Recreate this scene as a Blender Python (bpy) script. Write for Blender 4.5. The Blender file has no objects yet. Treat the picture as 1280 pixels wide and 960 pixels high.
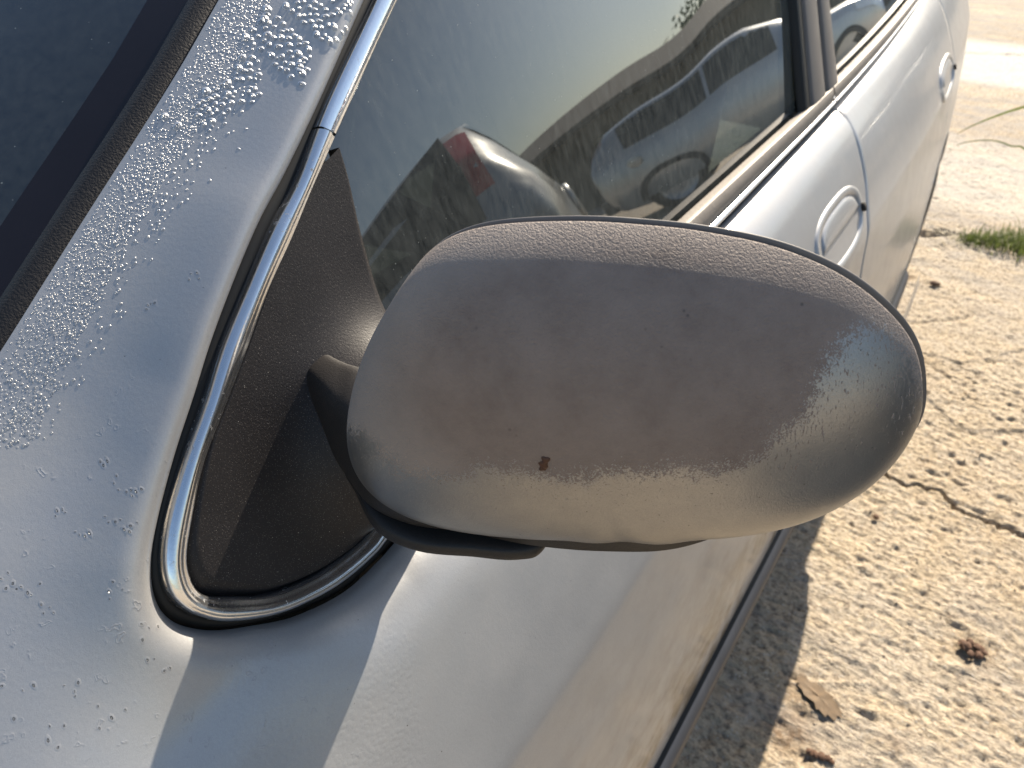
import bpy, bmesh, math, random
import numpy as np
from mathutils import Vector, Matrix

random.seed(7)
RNG = np.random.default_rng(7)
SC = bpy.context.scene
COL = SC.collection

# ------------------------------------------------------------------ camera
# World axes: X = out from the car's left flank, Y = towards the car's tail, Z = up.
CAM_H = 1.28
FPX, PITCH, YAW = 961.0, math.radians(37.4), math.radians(33.8)
cam = bpy.data.cameras.new('camera')
cam_o = bpy.data.objects.new('camera', cam)
COL.objects.link(cam_o)
cam_o.location = (0, 0, CAM_H)
cam_o.rotation_euler = (math.pi / 2 - PITCH, 0, YAW)
cam.sensor_width = 36.0
cam.lens = FPX / 1280 * 36.0
cam.clip_start = 0.01
cam.clip_end = 2000
cam.dof.use_dof = True
cam.dof.focus_distance = 0.36
cam.dof.aperture_fstop = 17.0
SC.camera = cam_o

# ------------------------------------------------------------------ light
SUN_EL, SUN_AZ = math.radians(34.2), math.radians(-4.9)   # azimuth from +Y towards +X
SUN_DIR = Vector((math.sin(SUN_AZ) * math.cos(SUN_EL), math.cos(SUN_AZ) * math.cos(SUN_EL), math.sin(SUN_EL)))
world = bpy.data.worlds.new('World')
SC.world = world
world.use_nodes = True
wn = world.node_tree
sky = wn.nodes.new('ShaderNodeTexSky')
sky.sky_type = 'NISHITA'
sky.sun_disc = False
sky.sun_elevation = SUN_EL
sky.sun_rotation = SUN_AZ
sky.dust_density = 1.6
sky.air_density = 1.25
bg = wn.nodes['Background']
bg.inputs[1].default_value = 0.088
wn.links.new(sky.outputs[0], bg.inputs[0])
sun = bpy.data.lights.new('sun', 'SUN')
sun.energy = 5.0
sun.angle = math.radians(0.53)
sun.color = (1.0, 0.88, 0.71)
sun_o = bpy.data.objects.new('sun', sun)
COL.objects.link(sun_o)
sun_o.rotation_euler = SUN_DIR.to_track_quat('Z', 'Y').to_euler()
SC.view_settings.view_transform = 'Standard'
SC.view_settings.look = 'None'
SC.view_settings.exposure = 1.15
SC.view_settings.gamma = 1.0
SC.view_settings.use_curve_mapping = False

SC.cycles.max_bounces = 7
SC.cycles.diffuse_bounces = 3
SC.cycles.glossy_bounces = 4
SC.cycles.transparent_max_bounces = 10
SC.cycles.caustics_reflective = False
SC.cycles.caustics_refractive = False

# ------------------------------------------------------------------ helpers
_fh = np.array([-math.sin(YAW), math.cos(YAW), 0.0])
_R = np.array([math.cos(YAW), math.sin(YAW), 0.0])
_U = np.array([0, 0, 1.0])
_F = math.cos(PITCH) * _fh - math.sin(PITCH) * _U
_V = math.sin(PITCH) * _fh + math.cos(PITCH) * _U
ORG = np.array([0, 0, CAM_H])


def ray(x, y):
    return (x - 640) / FPX * _R + (480 - y) / FPX * _V + _F


def proj(P):
    P = np.asarray(P, float) - ORG
    z = P @ _F
    return np.stack([640 + FPX * (P @ _R) / z, 480 - FPX * (P @ _V) / z], -1)


# the plane of the side windows (tumblehome): X = GX - GT * (Z - CAM_H)
GX, GT = -0.363, 0.40
GN = np.array([1, 0, GT]) / math.hypot(1, GT)


def on_glass(x, y, off=0.0):
    d = ray(x, y)
    t = GX / (d[0] + GT * d[2])
    return ORG + d * t + GN * off


def on_ground(x, y, z=0.0):
    d = ray(x, y)
    return ORG + d * ((z - CAM_H) / d[2])


def at_y(x, y, Y):
    d = ray(x, y)
    return ORG + d * (Y / d[1])


def spline(pts, n, closed=False):
    """Catmull-Rom through pts, resampled to n points evenly by chord length."""
    P = np.asarray(pts, float)
    if closed:
        Q = np.vstack([P[-1], P, P[0], P[1]])
        seg = len(P)
    else:
        Q = np.vstack([2 * P[0] - P[1], P, 2 * P[-1] - P[-2]])
        seg = len(P) - 1
    out = []
    for i in range(seg):
        p0, p1, p2, p3 = Q[i:i + 4]
        u = np.linspace(0, 1, 24, endpoint=False)[:, None]
        out.append(0.5 * ((2 * p1) + (-p0 + p2) * u + (2 * p0 - 5 * p1 + 4 * p2 - p3) * u ** 2 + (-p0 + 3 * p1 - 3 * p2 + p3) * u ** 3))
    out = np.vstack(out + [P[:1] if closed else P[-1:]])
    if n is None:
        return out
    L = np.r_[0, np.cumsum(np.linalg.norm(np.diff(out, axis=0), axis=1))]
    s = np.linspace(0, L[-1], n)
    return np.stack([np.interp(s, L, out[:, k]) for k in range(out.shape[1])], 1)


def crspline(pts, per):
    """Catmull-Rom with a fixed number of samples per control interval (keeps rows of twin curves matched)."""
    P = np.asarray(pts, float)
    Q = np.vstack([2 * P[0] - P[1], P, 2 * P[-1] - P[-2]])
    out = []
    for i in range(len(P) - 1):
        p0, p1, p2, p3 = Q[i:i + 4]
        u = np.linspace(0, 1, per, endpoint=False)[:, None]
        out.append(0.5 * ((2 * p1) + (-p0 + p2) * u + (2 * p0 - 5 * p1 + 4 * p2 - p3) * u ** 2 + (-p0 + 3 * p1 - 3 * p2 + p3) * u ** 3))
    return np.vstack(out + [P[-1:]])


def mesh_obj(name, V, Fc, mat, parent=None, smooth=True):
    me = bpy.data.meshes.new(name)
    me.from_pydata([tuple(map(float, v)) for v in V], [], [tuple(map(int, f)) for f in Fc])
    if mat:
        me.materials.append(mat)
    if smooth:
        me.polygons.foreach_set('use_smooth', [True] * len(me.polygons))
    me.update()
    o = bpy.data.objects.new(name, me)
    COL.objects.link(o)
    if parent:
        o.parent = parent
    return o


def grid_faces(n, m, cu=False, cv=False, flip=False, base=0):
    i = np.arange(n if cu else n - 1)
    j = np.arange(m if cv else m - 1)
    I, J = np.meshgrid(i, j, indexing='ij')
    a = I * m + J
    b = ((I + 1) % n) * m + J
    c = ((I + 1) % n) * m + (J + 1) % m
    d = I * m + (J + 1) % m
    f = np.stack([a, b, c, d], -1).reshape(-1, 4) + base
    return f[:, ::-1] if flip else f


def grid_obj(name, P, mat, parent=None, cu=False, cv=False, flip=False, smooth=True):
    n, m = P.shape[:2]
    V = P.reshape(-1, 3)
    f = grid_faces(n, m, cu, cv, flip)
    me = bpy.data.meshes.new(name)
    me.vertices.add(len(V))
    me.vertices.foreach_set('co', V.astype(np.float32).ravel())
    me.loops.add(f.size)
    me.loops.foreach_set('vertex_index', f.astype(np.int32).ravel())
    me.polygons.add(len(f))
    me.polygons.foreach_set('loop_start', np.arange(0, f.size, 4, dtype=np.int32))
    if smooth:
        me.polygons.foreach_set('use_smooth', np.ones(len(f), dtype=bool))
    me.update(calc_edges=True)
    me.validate()
    if mat:
        me.materials.append(mat)
    o = bpy.data.objects.new(name, me)
    COL.objects.link(o)
    if parent:
        o.parent = parent
    return o


class MB:
    """collects shapes for one mesh"""

    def __init__(s):
        s.V, s.F = [], []

    def add(s, V, Fc):
        b = len(s.V)
        s.V += [tuple(v) for v in V]
        s.F += [tuple(i + b for i in f) for f in Fc]
        return s

    def grid(s, P, cu=False, cv=False, flip=False):
        n, m = P.shape[:2]
        return s.add(P.reshape(-1, 3), grid_faces(n, m, cu, cv, flip))

    def box(s, c, d, M=None):
        V = [Vector((c[0] + sx * d[0] / 2, c[1] + sy * d[1] / 2, c[2] + sz * d[2] / 2)) for sx in (-1, 1) for sy in (-1, 1) for sz in (-1, 1)]
        if M:
            V = [M @ v for v in V]
        return s.add(V, [(0, 1, 3, 2), (4, 6, 7, 5), (0, 4, 5, 1), (2, 3, 7, 6), (0, 2, 6, 4), (1, 5, 7, 3)])

    def tube(s, pts, r, seg=8, cap=True):
        P = np.asarray(pts, float)
        r = np.broadcast_to(np.asarray(r, float), (len(P),))
        T = np.gradient(P, axis=0)
        T /= np.linalg.norm(T, axis=1)[:, None] + 1e-12
        ref = np.array([0.123, 0.2, 1.0]) if abs(T[0][2]) < .9 else np.array([1.0, 0.1, 0])
        A = np.cross(T, ref)
        A /= np.linalg.norm(A, axis=1)[:, None]
        B = np.cross(T, A)
        a = np.linspace(0, 2 * math.pi, seg, endpoint=False)
        G = P[:, None] + r[:, None, None] * (np.cos(a)[None, :, None] * A[:, None] + np.sin(a)[None, :, None] * B[:, None])
        b = len(s.V)
        s.grid(G, cv=True)
        if cap:
            s.F.append(tuple(b + k for k in range(seg)))
            s.F.append(tuple(b + (len(P) - 1) * seg + k for k in reversed(range(seg))))
        return s

    def build(s, name, mat, parent=None, smooth=True):
        return mesh_obj(name, s.V, s.F, mat, parent, smooth)


def tag(o, label=None, cat=None, group=None, kind=None):
    if label:
        o['label'] = label
    if cat:
        o['category'] = cat
    if group:
        o['group'] = group
    if kind:
        o['kind'] = kind
    return o


def empty(name, loc=(0, 0, 0), rz=0):
    o = bpy.data.objects.new(name, None)
    COL.objects.link(o)
    o.location = loc
    o.rotation_euler = (0, 0, rz)
    return o


def ss(x, a, b):
    t = np.clip((x - a) / (b - a), 0, 1)
    return t * t * (3 - 2 * t)


# ------------------------------------------------------------------ materials
def mat(name):
    m = bpy.data.materials.new(name)
    m.use_nodes = True
    nt = m.node_tree
    return m, nt, nt.nodes['Principled BSDF']


class NT:
    def __init__(s, nt):
        s.nt = nt

    def n(s, t, **kw):
        nd = s.nt.nodes.new('ShaderNode' + t)
        for k, v in kw.items():
            if k.startswith('i_'):
                nd.inputs[k[2:].replace('_', ' ')].default_value = v
            else:
                setattr(nd, k, v)
        return nd

    def l(s, a, b):
        s.nt.links.new(a, b)

    def coord(s, scale=(1, 1, 1), kind='Object'):
        tc = s.n('TexCoord')
        mp = s.n('Mapping')
        mp.inputs['Scale'].default_value = scale
        s.l(tc.outputs[kind], mp.inputs[0])
        return mp.outputs[0]

    def noise(s, co, scale, detail=4, rough=.55, dist=0):
        nd = s.n('TexNoise')
        nd.inputs['Scale'].default_value = scale
        nd.inputs['Detail'].default_value = detail
        nd.inputs['Roughness'].default_value = rough
        nd.inputs['Distortion'].default_value = dist
        s.l(co, nd.inputs['Vector'])
        return nd.outputs['Fac']

    def vor(s, co, scale, feature='F1', out='Distance', rnd=1.0):
        nd = s.n('TexVoronoi')
        nd.feature = feature
        nd.inputs['Scale'].default_value = scale
        nd.inputs['Randomness'].default_value = rnd
        s.l(co, nd.inputs['Vector'])
        return nd.outputs[out]

    def ramp(s, fac, stops):
        nd = s.n('ValToRGB')
        el = nd.color_ramp.elements
        while len(el) < len(stops):
            el.new(.5)
        for e, (p, c) in zip(el, stops):
            e.position = p
            e.color = (c, c, c, 1) if isinstance(c, (int, float)) else (*c, 1)
        s.l(fac, nd.inputs[0])
        return nd.outputs[0]

    def math(s, op, a, b=0.0, c=None, clamp=False):
        nd = s.n('Math')
        nd.operation = op
        nd.use_clamp = clamp
        for i, v in enumerate((a, b) if c is None else (a, b, c)):
            if isinstance(v, (int, float)):
                nd.inputs[i].default_value = v
            else:
                s.l(v, nd.inputs[i])
        return nd.outputs[0]

    def mix(s, fac, a, b, blend='MIX'):
        nd = s.n('Mix')
        nd.data_type = 'RGBA'
        nd.blend_type = blend
        if isinstance(fac, (int, float)):
            nd.inputs[0].default_value = fac
        else:
            s.l(fac, nd.inputs[0])
        for i, v in ((6, a), (7, b)):
            if isinstance(v, tuple):
                nd.inputs[i].default_value = (*v, 1)
            else:
                s.l(v, nd.inputs[i])
        return nd.outputs[2]

    def bump(s, h, strength, dist, normal=None):
        nd = s.n('Bump')
        nd.inputs['Strength'].default_value = strength
        nd.inputs['Distance'].default_value = dist
        s.l(h, nd.inputs['Height'])
        if normal:
            s.l(normal, nd.inputs['Normal'])
        return nd.outputs[0]

    def attr(s, name, out='Fac'):
        nd = s.n('Attribute')
        nd.attribute_name = name
        return nd.outputs[out]


def simple(name, col, rough=.5, metal=0, coat=0, var=.15, scale=30, bump=0, bscale=200, spec=.5):
    m, nt, b = mat(name)
    T = NT(nt)
    co = T.coord()
    n = T.noise(co, scale)
    c = T.mix(n, tuple(x * (1 - var) for x in col), tuple(min(1, x * (1 + var)) for x in col))
    T.l(c, b.inputs['Base Color'])
    b.inputs['Metallic'].default_value = metal
    b.inputs['Specular IOR Level'].default_value = spec
    b.inputs['Coat Weight'].default_value = coat
    b.inputs['Coat Roughness'].default_value = .06
    r = T.math('MULTIPLY_ADD', n, .2, rough - .1, clamp=True)
    T.l(r, b.inputs['Roughness'])
    if bump:
        T.l(T.bump(T.noise(co, bscale, 3), bump, .002), b.inputs['Normal'])
    return m


def make_paint():
    m, nt, b = mat('silver_paint')
    T = NT(nt)
    co = T.coord()
    big = T.noise(co, 9, 5, .6)
    fine = T.noise(co, 420, 3, .6)
    fl = T.noise(co, 2600, 2, .7)
    base = T.mix(big, (.36, .367, .38), (.415, .42, .43))
    dust = T.math('MULTIPLY_ADD', T.ramp(T.noise(co, 22, 6, .65), [(.40, 0), (.75, 1)]), .22, .03)
    base = T.mix(dust, base, (.27, .25, .22))
    # metallic grain
    base = T.mix(T.math('MULTIPLY', T.ramp(T.noise(co, 1500, 3, .75), [(.35, 1), (.65, 0)]), .30), base, (.25, .255, .27))
    # dark specks of grit
    sp = T.vor(co, 190)
    spm = T.ramp(sp, [(.05, 1), (.10, 0)])
    sel = T.ramp(T.noise(co, 60, 2), [(.58, 0), (.66, 1)])
    spk = T.math('MULTIPLY', spm, sel)
    base = T.mix(spk, base, (.07, .065, .06))
    # dried water marks: shallow clustered rims
    md = T.attr('marks')
    wv = T.n('TexNoise')
    wv.inputs['Scale'].default_value = 160
    T.l(co, wv.inputs['Vector'])
    wm = T.n('Vector' + 'Math')
    wm.operation = 'MULTIPLY_ADD'
    T.l(wv.outputs['Color'], wm.inputs[0])
    wm.inputs[1].default_value = (.011, .011, .011)
    T.l(co, wm.inputs[2])
    vo = T.vor(wm.outputs[0], 150)
    rim = T.ramp(vo, [(.10, 0), (.20, 1), (.27, .25), (.36, 0)])
    clus = T.ramp(T.noise(co, 45, 4, .6), [(.50, 0), (.60, 1)])
    rimm = T.math('MULTIPLY', T.math('MULTIPLY', rim, clus), md)
    base = T.mix(T.math('MULTIPLY', rimm, .32), base, (.27, .28, .31))
    gm = T.attr('grime')
    gmf = T.math('MULTIPLY', gm, T.ramp(T.noise(T.coord((1, .6, 1)), 26, 6, .68), [(.44, 0), (.62, .85)]))
    base = T.mix(gmf, base, (.13, .105, .07))
    T.l(base, b.inputs['Base Color'])
    T.l(T.math('MULTIPLY_ADD', dust, -.6, .45), b.inputs['Metallic'])
    r = T.math('MULTIPLY_ADD', big, .12, .34)
    r = T.math('ADD', r, T.math('MULTIPLY', dust, .4))
    T.l(r, b.inputs['Roughness'])
    b.inputs['Coat Weight'].default_value = .45
    T.l(T.math('MULTIPLY_ADD', T.noise(co, 30, 4), .22, .02), b.inputs['Coat Roughness'])
    wet = T.attr('wet')
    h = T.math('ADD', T.math('MULTIPLY', fine, .35), T.math('MULTIPLY', fl, .18))
    h = T.math('ADD', h, T.math('MULTIPLY', rimm, .6))
    dew = T.ramp(T.vor(co, 330), [(.25, 1), (.62, 0)])
    h = T.math('ADD', h, T.math('MULTIPLY', dew, T.math('MULTIPLY', wet, .35)))
    nb = T.bump(h, .35, .0006)
    T.l(nb, b.inputs['Normal'])
    return m


def make_cap_mat():
    m, nt, b = mat('weathered_cap_paint')
    T = NT(nt)
    co = T.coord()
    d = T.attr('peel')        # >0 chalky coat left, <0 bare silver (px units)
    n1 = T.noise(co, 55, 5, .6)
    n2 = T.noise(co, 520, 5, .7)
    n3 = T.noise(co, 1300, 3, .7)
    cr = T.vor(co, 520, 'DISTANCE_TO_EDGE')
    dd = T.math('ADD', d, T.math('MULTIPLY', T.math('SUBTRACT', n1, .5), 40))
    dd = T.math('ADD', dd, T.math('MULTIPLY', T.math('SUBTRACT', n2, .5), 58))
    dd = T.math('ADD', dd, T.math('MULTIPLY', T.math('SUBTRACT', n3, .5), 84))
    chalk = T.ramp(T.math('MULTIPLY_ADD', dd, .02, .5), [(.495, 0), (.505, 1)])
    # flecks of chalk surviving on bare silver near the border, in streaks
    mp = T.n('Mapping')
    mp.inputs['Rotation'].default_value = (0, .45, 0)
    mp.inputs['Scale'].default_value = (1.0, 1.0, .20)
    T.l(co, mp.inputs[0])
    fl = T.mix(T.attr('streak'), T.noise(co, 1150, 4, .62), T.noise(mp.outputs[0], 950, 4, .62))
    near = T.math('MULTIPLY_ADD', d, .010, .80, clamp=True)
    flk = T.ramp(T.math('ADD', T.math('ADD', fl, T.math('MULTIPLY', T.attr('streak'), .045)), T.math('MULTIPLY', near, .10)), [(.695, 0), (.72, 1)])
    chalk = T.math('MAXIMUM', chalk, flk)
    mott = T.noise(co, 38, 6, .65)
    cA = T.mix(T.ramp(mott, [(.25, 0), (.75, 1)]), (.150, .116, .100), (.235, .190, .166))
    cA = T.mix(T.ramp(T.noise(co, 240, 5, .7), [(.35, 0), (.75, .55)]), cA, (.225, .185, .160))
    dk = T.math('MULTIPLY', T.ramp(T.vor(co, 160), [(.06, 1), (.14, 0)]), T.ramp(T.noise(co, 33, 3), [(.56, 0), (.64, 1)]))
    cA = T.mix(T.math('MULTIPLY', dk, .7), cA, (.06, .055, .055))
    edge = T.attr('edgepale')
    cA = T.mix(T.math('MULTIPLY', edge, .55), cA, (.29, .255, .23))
    cB = T.mix(T.noise(co, 120, 4), (.28, .28, .287), (.36, .356, .35))
    cB = T.mix(T.math('MULTIPLY', T.ramp(T.noise(co, 1900, 3, .75), [(.35, 1), (.6, 0)]), .4), cB, (.22, .218, .218))
    spk = T.math('MULTIPLY', T.ramp(T.vor(co, 420), [(.08, 1), (.16, 0)]), T.ramp(T.vor(co, 420, 'F1', 'Color'), [(.80, 0), (.86, .85)]))
    cB = T.mix(spk, cB, (.05, .045, .042))
    col = T.mix(chalk, cB, cA)
    T.l(col, b.inputs['Base Color'])
    T.l(T.math('MULTIPLY_ADD', chalk, -.86, .90), b.inputs['Metallic'])
    T.l(T.math('MULTIPLY_ADD', chalk, .34, .34), b.inputs['Roughness'])
    b.inputs['Specular IOR Level'].default_value = .25
    wr = T.noise(co, 900, 4, .6)
    cracks = T.ramp(T.vor(co, 620, 'DISTANCE_TO_EDGE'), [(.0, 0), (.15, 1)])
    h = T.math('ADD', T.math('MULTIPLY', wr, 1.2), T.math('MULTIPLY', cracks, .25))
    h = T.math('MULTIPLY', h, T.math('MULTIPLY_ADD', chalk, .8, .2))
    h = T.math('ADD', h, T.math('MULTIPLY', chalk, .5))
    T.l(T.bump(h, .55, .0009), b.inputs['Normal'])
    return m


def make_plastic(name='black_plastic', col=(.014, .0125, .0135), rough=.5, specks=1.0, brown=0.0):
    m, nt, b = mat(name)
    T = NT(nt)
    co = T.coord()
    n = T.noise(co, 25, 5, .6)
    c = T.mix(n, tuple(x * .75 for x in col), tuple(x * 1.5 for x in col))
    film = T.ramp(T.noise(co, 12, 4, .6), [(.35, 0), (.8, .25)])
    c = T.mix(film, c, (.045, .040, .039))
    if specks:
        sp = T.ramp(T.vor(co, 620), [(.07, 1), (.15, 0)])
        se = T.math('MULTIPLY', T.ramp(T.vor(co, 620, 'F1', 'Color'), [(.70, 0), (.80, 1)]), T.ramp(T.noise(co, 28, 4), [(.42, .1), (.60, 1)]))
        k = T.math('MULTIPLY', sp, T.math('MULTIPLY', se, .75 * specks))
        c = T.mix(k, c, (.62, .58, .52))
        sp2 = T.math('MULTIPLY', T.ramp(T.vor(co, 1100), [(.10, 1), (.25, 0)]), .35 * specks)
        c = T.mix(sp2, c, (.30, .27, .25))
    T.l(c, b.inputs['Base Color'])
    b.inputs['Specular IOR Level'].default_value = .28
    T.l(T.math('MULTIPLY_ADD', n, .2, rough - .1), b.inputs['Roughness'])
    T.l(T.bump(T.noise(co, 900, 3, .6), .35, .0006), b.inputs['Normal'])
    return m


def make_chrome(name, wear=.5, tint=(.80, .81, .83), rough=.12):
    m, nt, b = mat(name)
    T = NT(nt)
    co = T.coord()
    pit = T.math('MULTIPLY', T.ramp(T.noise(co, 260, 5, .7), [(.60, 0), (.68, 1)]), wear)
    pit = T.math('MULTIPLY', pit, T.ramp(T.noise(co, 30, 3), [(.45, 0), (.62, 1)]))
    c = T.mix(pit, tint, (.10, .105, .11))
    T.l(c, b.inputs['Base Color'])
    T.l(T.math('MULTIPLY_ADD', pit, -.9, .96, clamp=True), b.inputs['Metallic'])
    T.l(T.math('ADD', T.math('MULTIPLY', pit, .4), T.math('MULTIPLY_ADD', T.noise(co, 80, 4), .16, rough - .06)), b.inputs['Roughness'])
    T.l(T.bump(T.noise(co, 500, 3), .10, .0005), b.inputs['Normal'])
    return m


def make_glass(name, tint, dust_lo, dust_hi, streak=1.0, ior=1.55, dustcol=(.40, .42, .39)):
    m, nt, b = mat(name)
    nt.nodes.remove(b)
    T = NT(nt)
    out = nt.nodes['Material Output']
    tr = T.n('BsdfTransparent')
    tr.inputs[0].default_value = (*tint, 1)
    gl = T.n('BsdfGlossy')
    gl.inputs['Roughness'].default_value = .0
    gl.inputs['Color'].default_value = (.97, .99, 1.0, 1)
    fr = T.n('Fresnel')
    fr.inputs['IOR'].default_value = ior
    f2 = T.math('MULTIPLY', fr.outputs[0], 2.3, clamp=True)
    mx = T.n('MixShader')
    T.l(f2, mx.inputs[0])
    T.l(tr.outputs[0], mx.inputs[1])
    T.l(gl.outputs[0], mx.inputs[2])
    df = T.n('BsdfDiffuse')
    df.inputs['Color'].default_value = (*dustcol, 1)
    co = T.coord()
    cos = T.coord((1, 1, .12))
    st = T.noise(cos, 160, 4, .65)
    sm = T.noise(co, 14, 5, .6)
    fac = T.math('MULTIPLY_ADD', T.math('MULTIPLY', T.ramp(st, [(.3, 0), (.75, 1)]), sm), (dust_hi - dust_lo) * 2.2 * streak, dust_lo)
    sp = T.math('MULTIPLY', T.ramp(T.vor(co, 300), [(.08, 1), (.16, 0)]), T.ramp(T.vor(co, 300, 'F1', 'Color'), [(.80, 0), (.86, .5)]))
    fac = T.math('ADD', fac, sp, clamp=True)
    mx2 = T.n('MixShader')
    T.l(fac, mx2.inputs[0])
    T.l(mx.outputs[0], mx2.inputs[1])
    T.l(df.outputs[0], mx2.inputs[2])
    T.l(mx2.outputs[0], out.inputs['Surface'])
    return m


def make_ground():
    m, nt, b = mat('weathered_concrete')
    T = NT(nt)
    co = T.coord()
    a = T.noise(co, 1.3, 5, .6)
    c = T.mix(T.ramp(a, [(.35, 0), (.65, 1)]), (.48, .38, .26), (.57, .475, .345))
    mid = T.noise(co, 11, 6, .65)
    c = T.mix(T.ramp(mid, [(.40, 0), (.62, .55)]), c, (.52, .455, .37))
    fine = T.noise(co, 95, 5, .7)
    c = T.mix(T.ramp(fine, [(.36, .95), (.53, 0)]), c, (.19, .15, .115))
    drt = T.math('MULTIPLY', T.ramp(T.vor(co, 34), [(.10, 1), (.20, 0)]), T.ramp(T.noise(co, 7, 4, .6), [(.50, 0), (.58, .8)]))
    c = T.mix(drt, c, (.13, .085, .05))
    ag = T.vor(co, 150)
    agc = T.vor(co, 150, 'F1', 'Color')
    c = T.mix(T.math('MULTIPLY', T.ramp(ag, [(.25, 1), (.42, 0)]), T.ramp(agc, [(.55, 0), (.7, .55)])), c, (.55, .52, .47))
    # brown leaf-litter stains and grey damp smears
    st = T.attr('stain')
    c = T.mix(T.math('MULTIPLY', st, T.ramp(T.noise(co, 60, 5, .7), [(.35, .3), (.6, 1)])), c, (.16, .095, .045))
    gr = T.attr('greywash')
    c = T.mix(T.math('MULTIPLY', gr, T.ramp(T.noise(T.coord((.35, 1, 1)), 9, 6, .7), [(.42, 0), (.60, .7)])), c, (.30, .29, .28))
    pl = T.attr('pale')
    c = T.mix(pl, c, (.60, .56, .50))
    T.l(c, b.inputs['Base Color'])
    b.inputs['Roughness'].default_value = .92
    b.inputs['Specular IOR Level'].default_value = .2
    sx = T.coord((.42, 1.0, 1.0))
    h = T.math('ADD', T.math('MULTIPLY', T.noise(sx, 75, 5, .65), 1.0), T.math('MULTIPLY', T.noise(co, 260, 4, .7), .32))
    h = T.math('ADD', h, T.math('MULTIPLY', T.noise(sx, 170, 4, .7), .55))
    T.l(T.bump(h, 1.0, .0085), b.inputs['Normal'])
    return m


def make_leaf(name, c1, c2, trans=.3):
    m, nt, b = mat(name)
    T = NT(nt)
    co = T.coord()
    c = T.mix(T.noise(co, 6, 4), c1, c2)
    T.l(c, b.inputs['Base Color'])
    b.inputs['Roughness'].default_value = .55
    b.inputs['Subsurface Weight'].default_value = 0
    tl = T.n('BsdfTranslucent')
    T.l(c, tl.inputs[0])
    mx = T.n('MixShader')
    mx.inputs[0].default_value = trans
    T.l(b.outputs[0], mx.inputs[1])
    T.l(tl.outputs[0], mx.inputs[2])
    T.l(mx.outputs[0], nt.nodes['Material Output'].inputs[0])
    return m


def make_water():
    m, nt, b = mat('dew_water')
    nt.nodes.remove(b)
    T = NT(nt)
    tr = T.n('BsdfTransparent')
    tr.inputs[0].default_value = (.93, .95, .97, 1)
    gl = T.n('BsdfGlossy')
    gl.inputs['Roughness'].default_value = .38
    fr = T.n('Fresnel')
    fr.inputs['IOR'].default_value = 1.33
    m1 = T.n('MixShader')
    T.l(T.math('MULTIPLY', fr.outputs[0], .75, clamp=True), m1.inputs[0])
    T.l(tr.outputs[0], m1.inputs[1])
    T.l(gl.outputs[0], m1.inputs[2])
    df = T.n('BsdfDiffuse')
    df.inputs[0].default_value = (.36, .375, .40, 1)
    m2 = T.n('MixShader')
    m2.inputs[0].default_value = .20
    T.l(m1.outputs[0], m2.inputs[1])
    T.l(df.outputs[0], m2.inputs[2])
    T.l(m2.outputs[0], nt.nodes['Material Output'].inputs[0])
    return m


M = {}
M['paint'] = make_paint()
M['cap'] = make_cap_mat()
M['plastic'] = make_plastic()
M['plastic_clean'] = make_plastic('black_plastic_few_specks', (.017, .0155, .015), .5, specks=.12)  # same plastic with far fewer dust specks
M['rubber'] = simple('black_rubber', (.010, .0095, .011), .6, bump=.3, bscale=800, spec=.3)
M['seal'] = simple('seal_rubber', (.010, .010, .010), .5, spec=.3)
M['frit'] = simple('black_frit', (.010, .008, .011), .2, spec=.3)
M['chrome'] = make_chrome('chrome_trim')
M['chrome_lo'] = make_chrome('worn_chrome_trim', .95, (.74, .75, .77), .16)
M['dull'] = simple('faded_grey_strip', (.22, .195, .17), .6, .15, var=.2, scale=40, bump=.2)
M['pillar'] = simple('faded_black_trim', (.115, .105, .10), .55, var=.25)
M['moulding'] = simple('grey_blue_moulding', (.055, .06, .072), .55, var=.25, spec=.3)
M['glass'] = make_glass('dusty_side_glass', (.09, .12, .115), .055, .16)
M['wglass'] = make_glass('windscreen_glass', (.05, .075, .08), .012, .05, ior=1.40)
M['interior'] = simple('dark_interior_cloth', (.035, .036, .036), .85)
M['seat'] = simple('grey_green_seat_cloth', (.05, .06, .055), .9)
M['pale'] = simple('pale_interior_plastic', (.50, .55, .48), .6)
M['dark'] = simple('dark_gap', (.008, .008, .008), .8)
M['tyre'] = simple('tyre_rubber', (.022, .021, .020), .8)
M['alloy'] = simple('alloy_rim', (.38, .38, .39), .4, .7)
M['water'] = make_water()
M['ground'] = make_ground()
M['mirror'] = simple('mirror_silvering', (.85, .86, .87), .03 + .1, 1.0)
M['grass'] = make_leaf('grass_green', (.10, .14, .03), (.20, .24, .06), .35)
M['straw'] = make_leaf('dry_straw', (.30, .24, .13), (.40, .34, .20), .2)
M['crumb'] = simple('brown_leaf_litter', (.12, .065, .04), .85, var=.5, scale=120)
M['bird'] = simple('rust_brown_dropping', (.055, .017, .006), .6, var=.6, scale=400)
M['redlamp'] = simple('red_lamp_lens', (.45, .02, .025), .12, coat=1)
M['amber'] = simple('amber_lens', (.55, .16, .03), .2, coat=.6)
M['clear'] = simple('clear_lens', (.62, .64, .64), .1, .3, coat=1)
M['bgpaint'] = simple('parked_silver_paint', (.46, .47, .47), .32, .5, coat=.7, var=.05)
M['bgglass'] = simple('parked_car_glass', (.02, .025, .025), .08, coat=.5)
M['bumper'] = simple('parked_car_black_trim', (.02, .02, .02), .6)
M['wall'] = simple('brown_house_wall', (.13, .12, .10), .9, var=.08, scale=2)  # dull brown wall in one nearly even tone
M['roof'] = simple('dark_roof_sheet', (.085, .075, .065), .8, var=.3, scale=3)
M['leaf'] = make_leaf('tree_leaves', (.035, .06, .02), (.07, .10, .03), .25)
M['bark'] = simple('bark', (.10, .075, .055), .9, var=.3)

# ------------------------------------------------------------------ body surface
Zr = CAM_H


def Sx(Z):
    """flank section: X of the body side at height Z (relative to camera height)"""
    return np.interp(Z, _sz, _sx)


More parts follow.
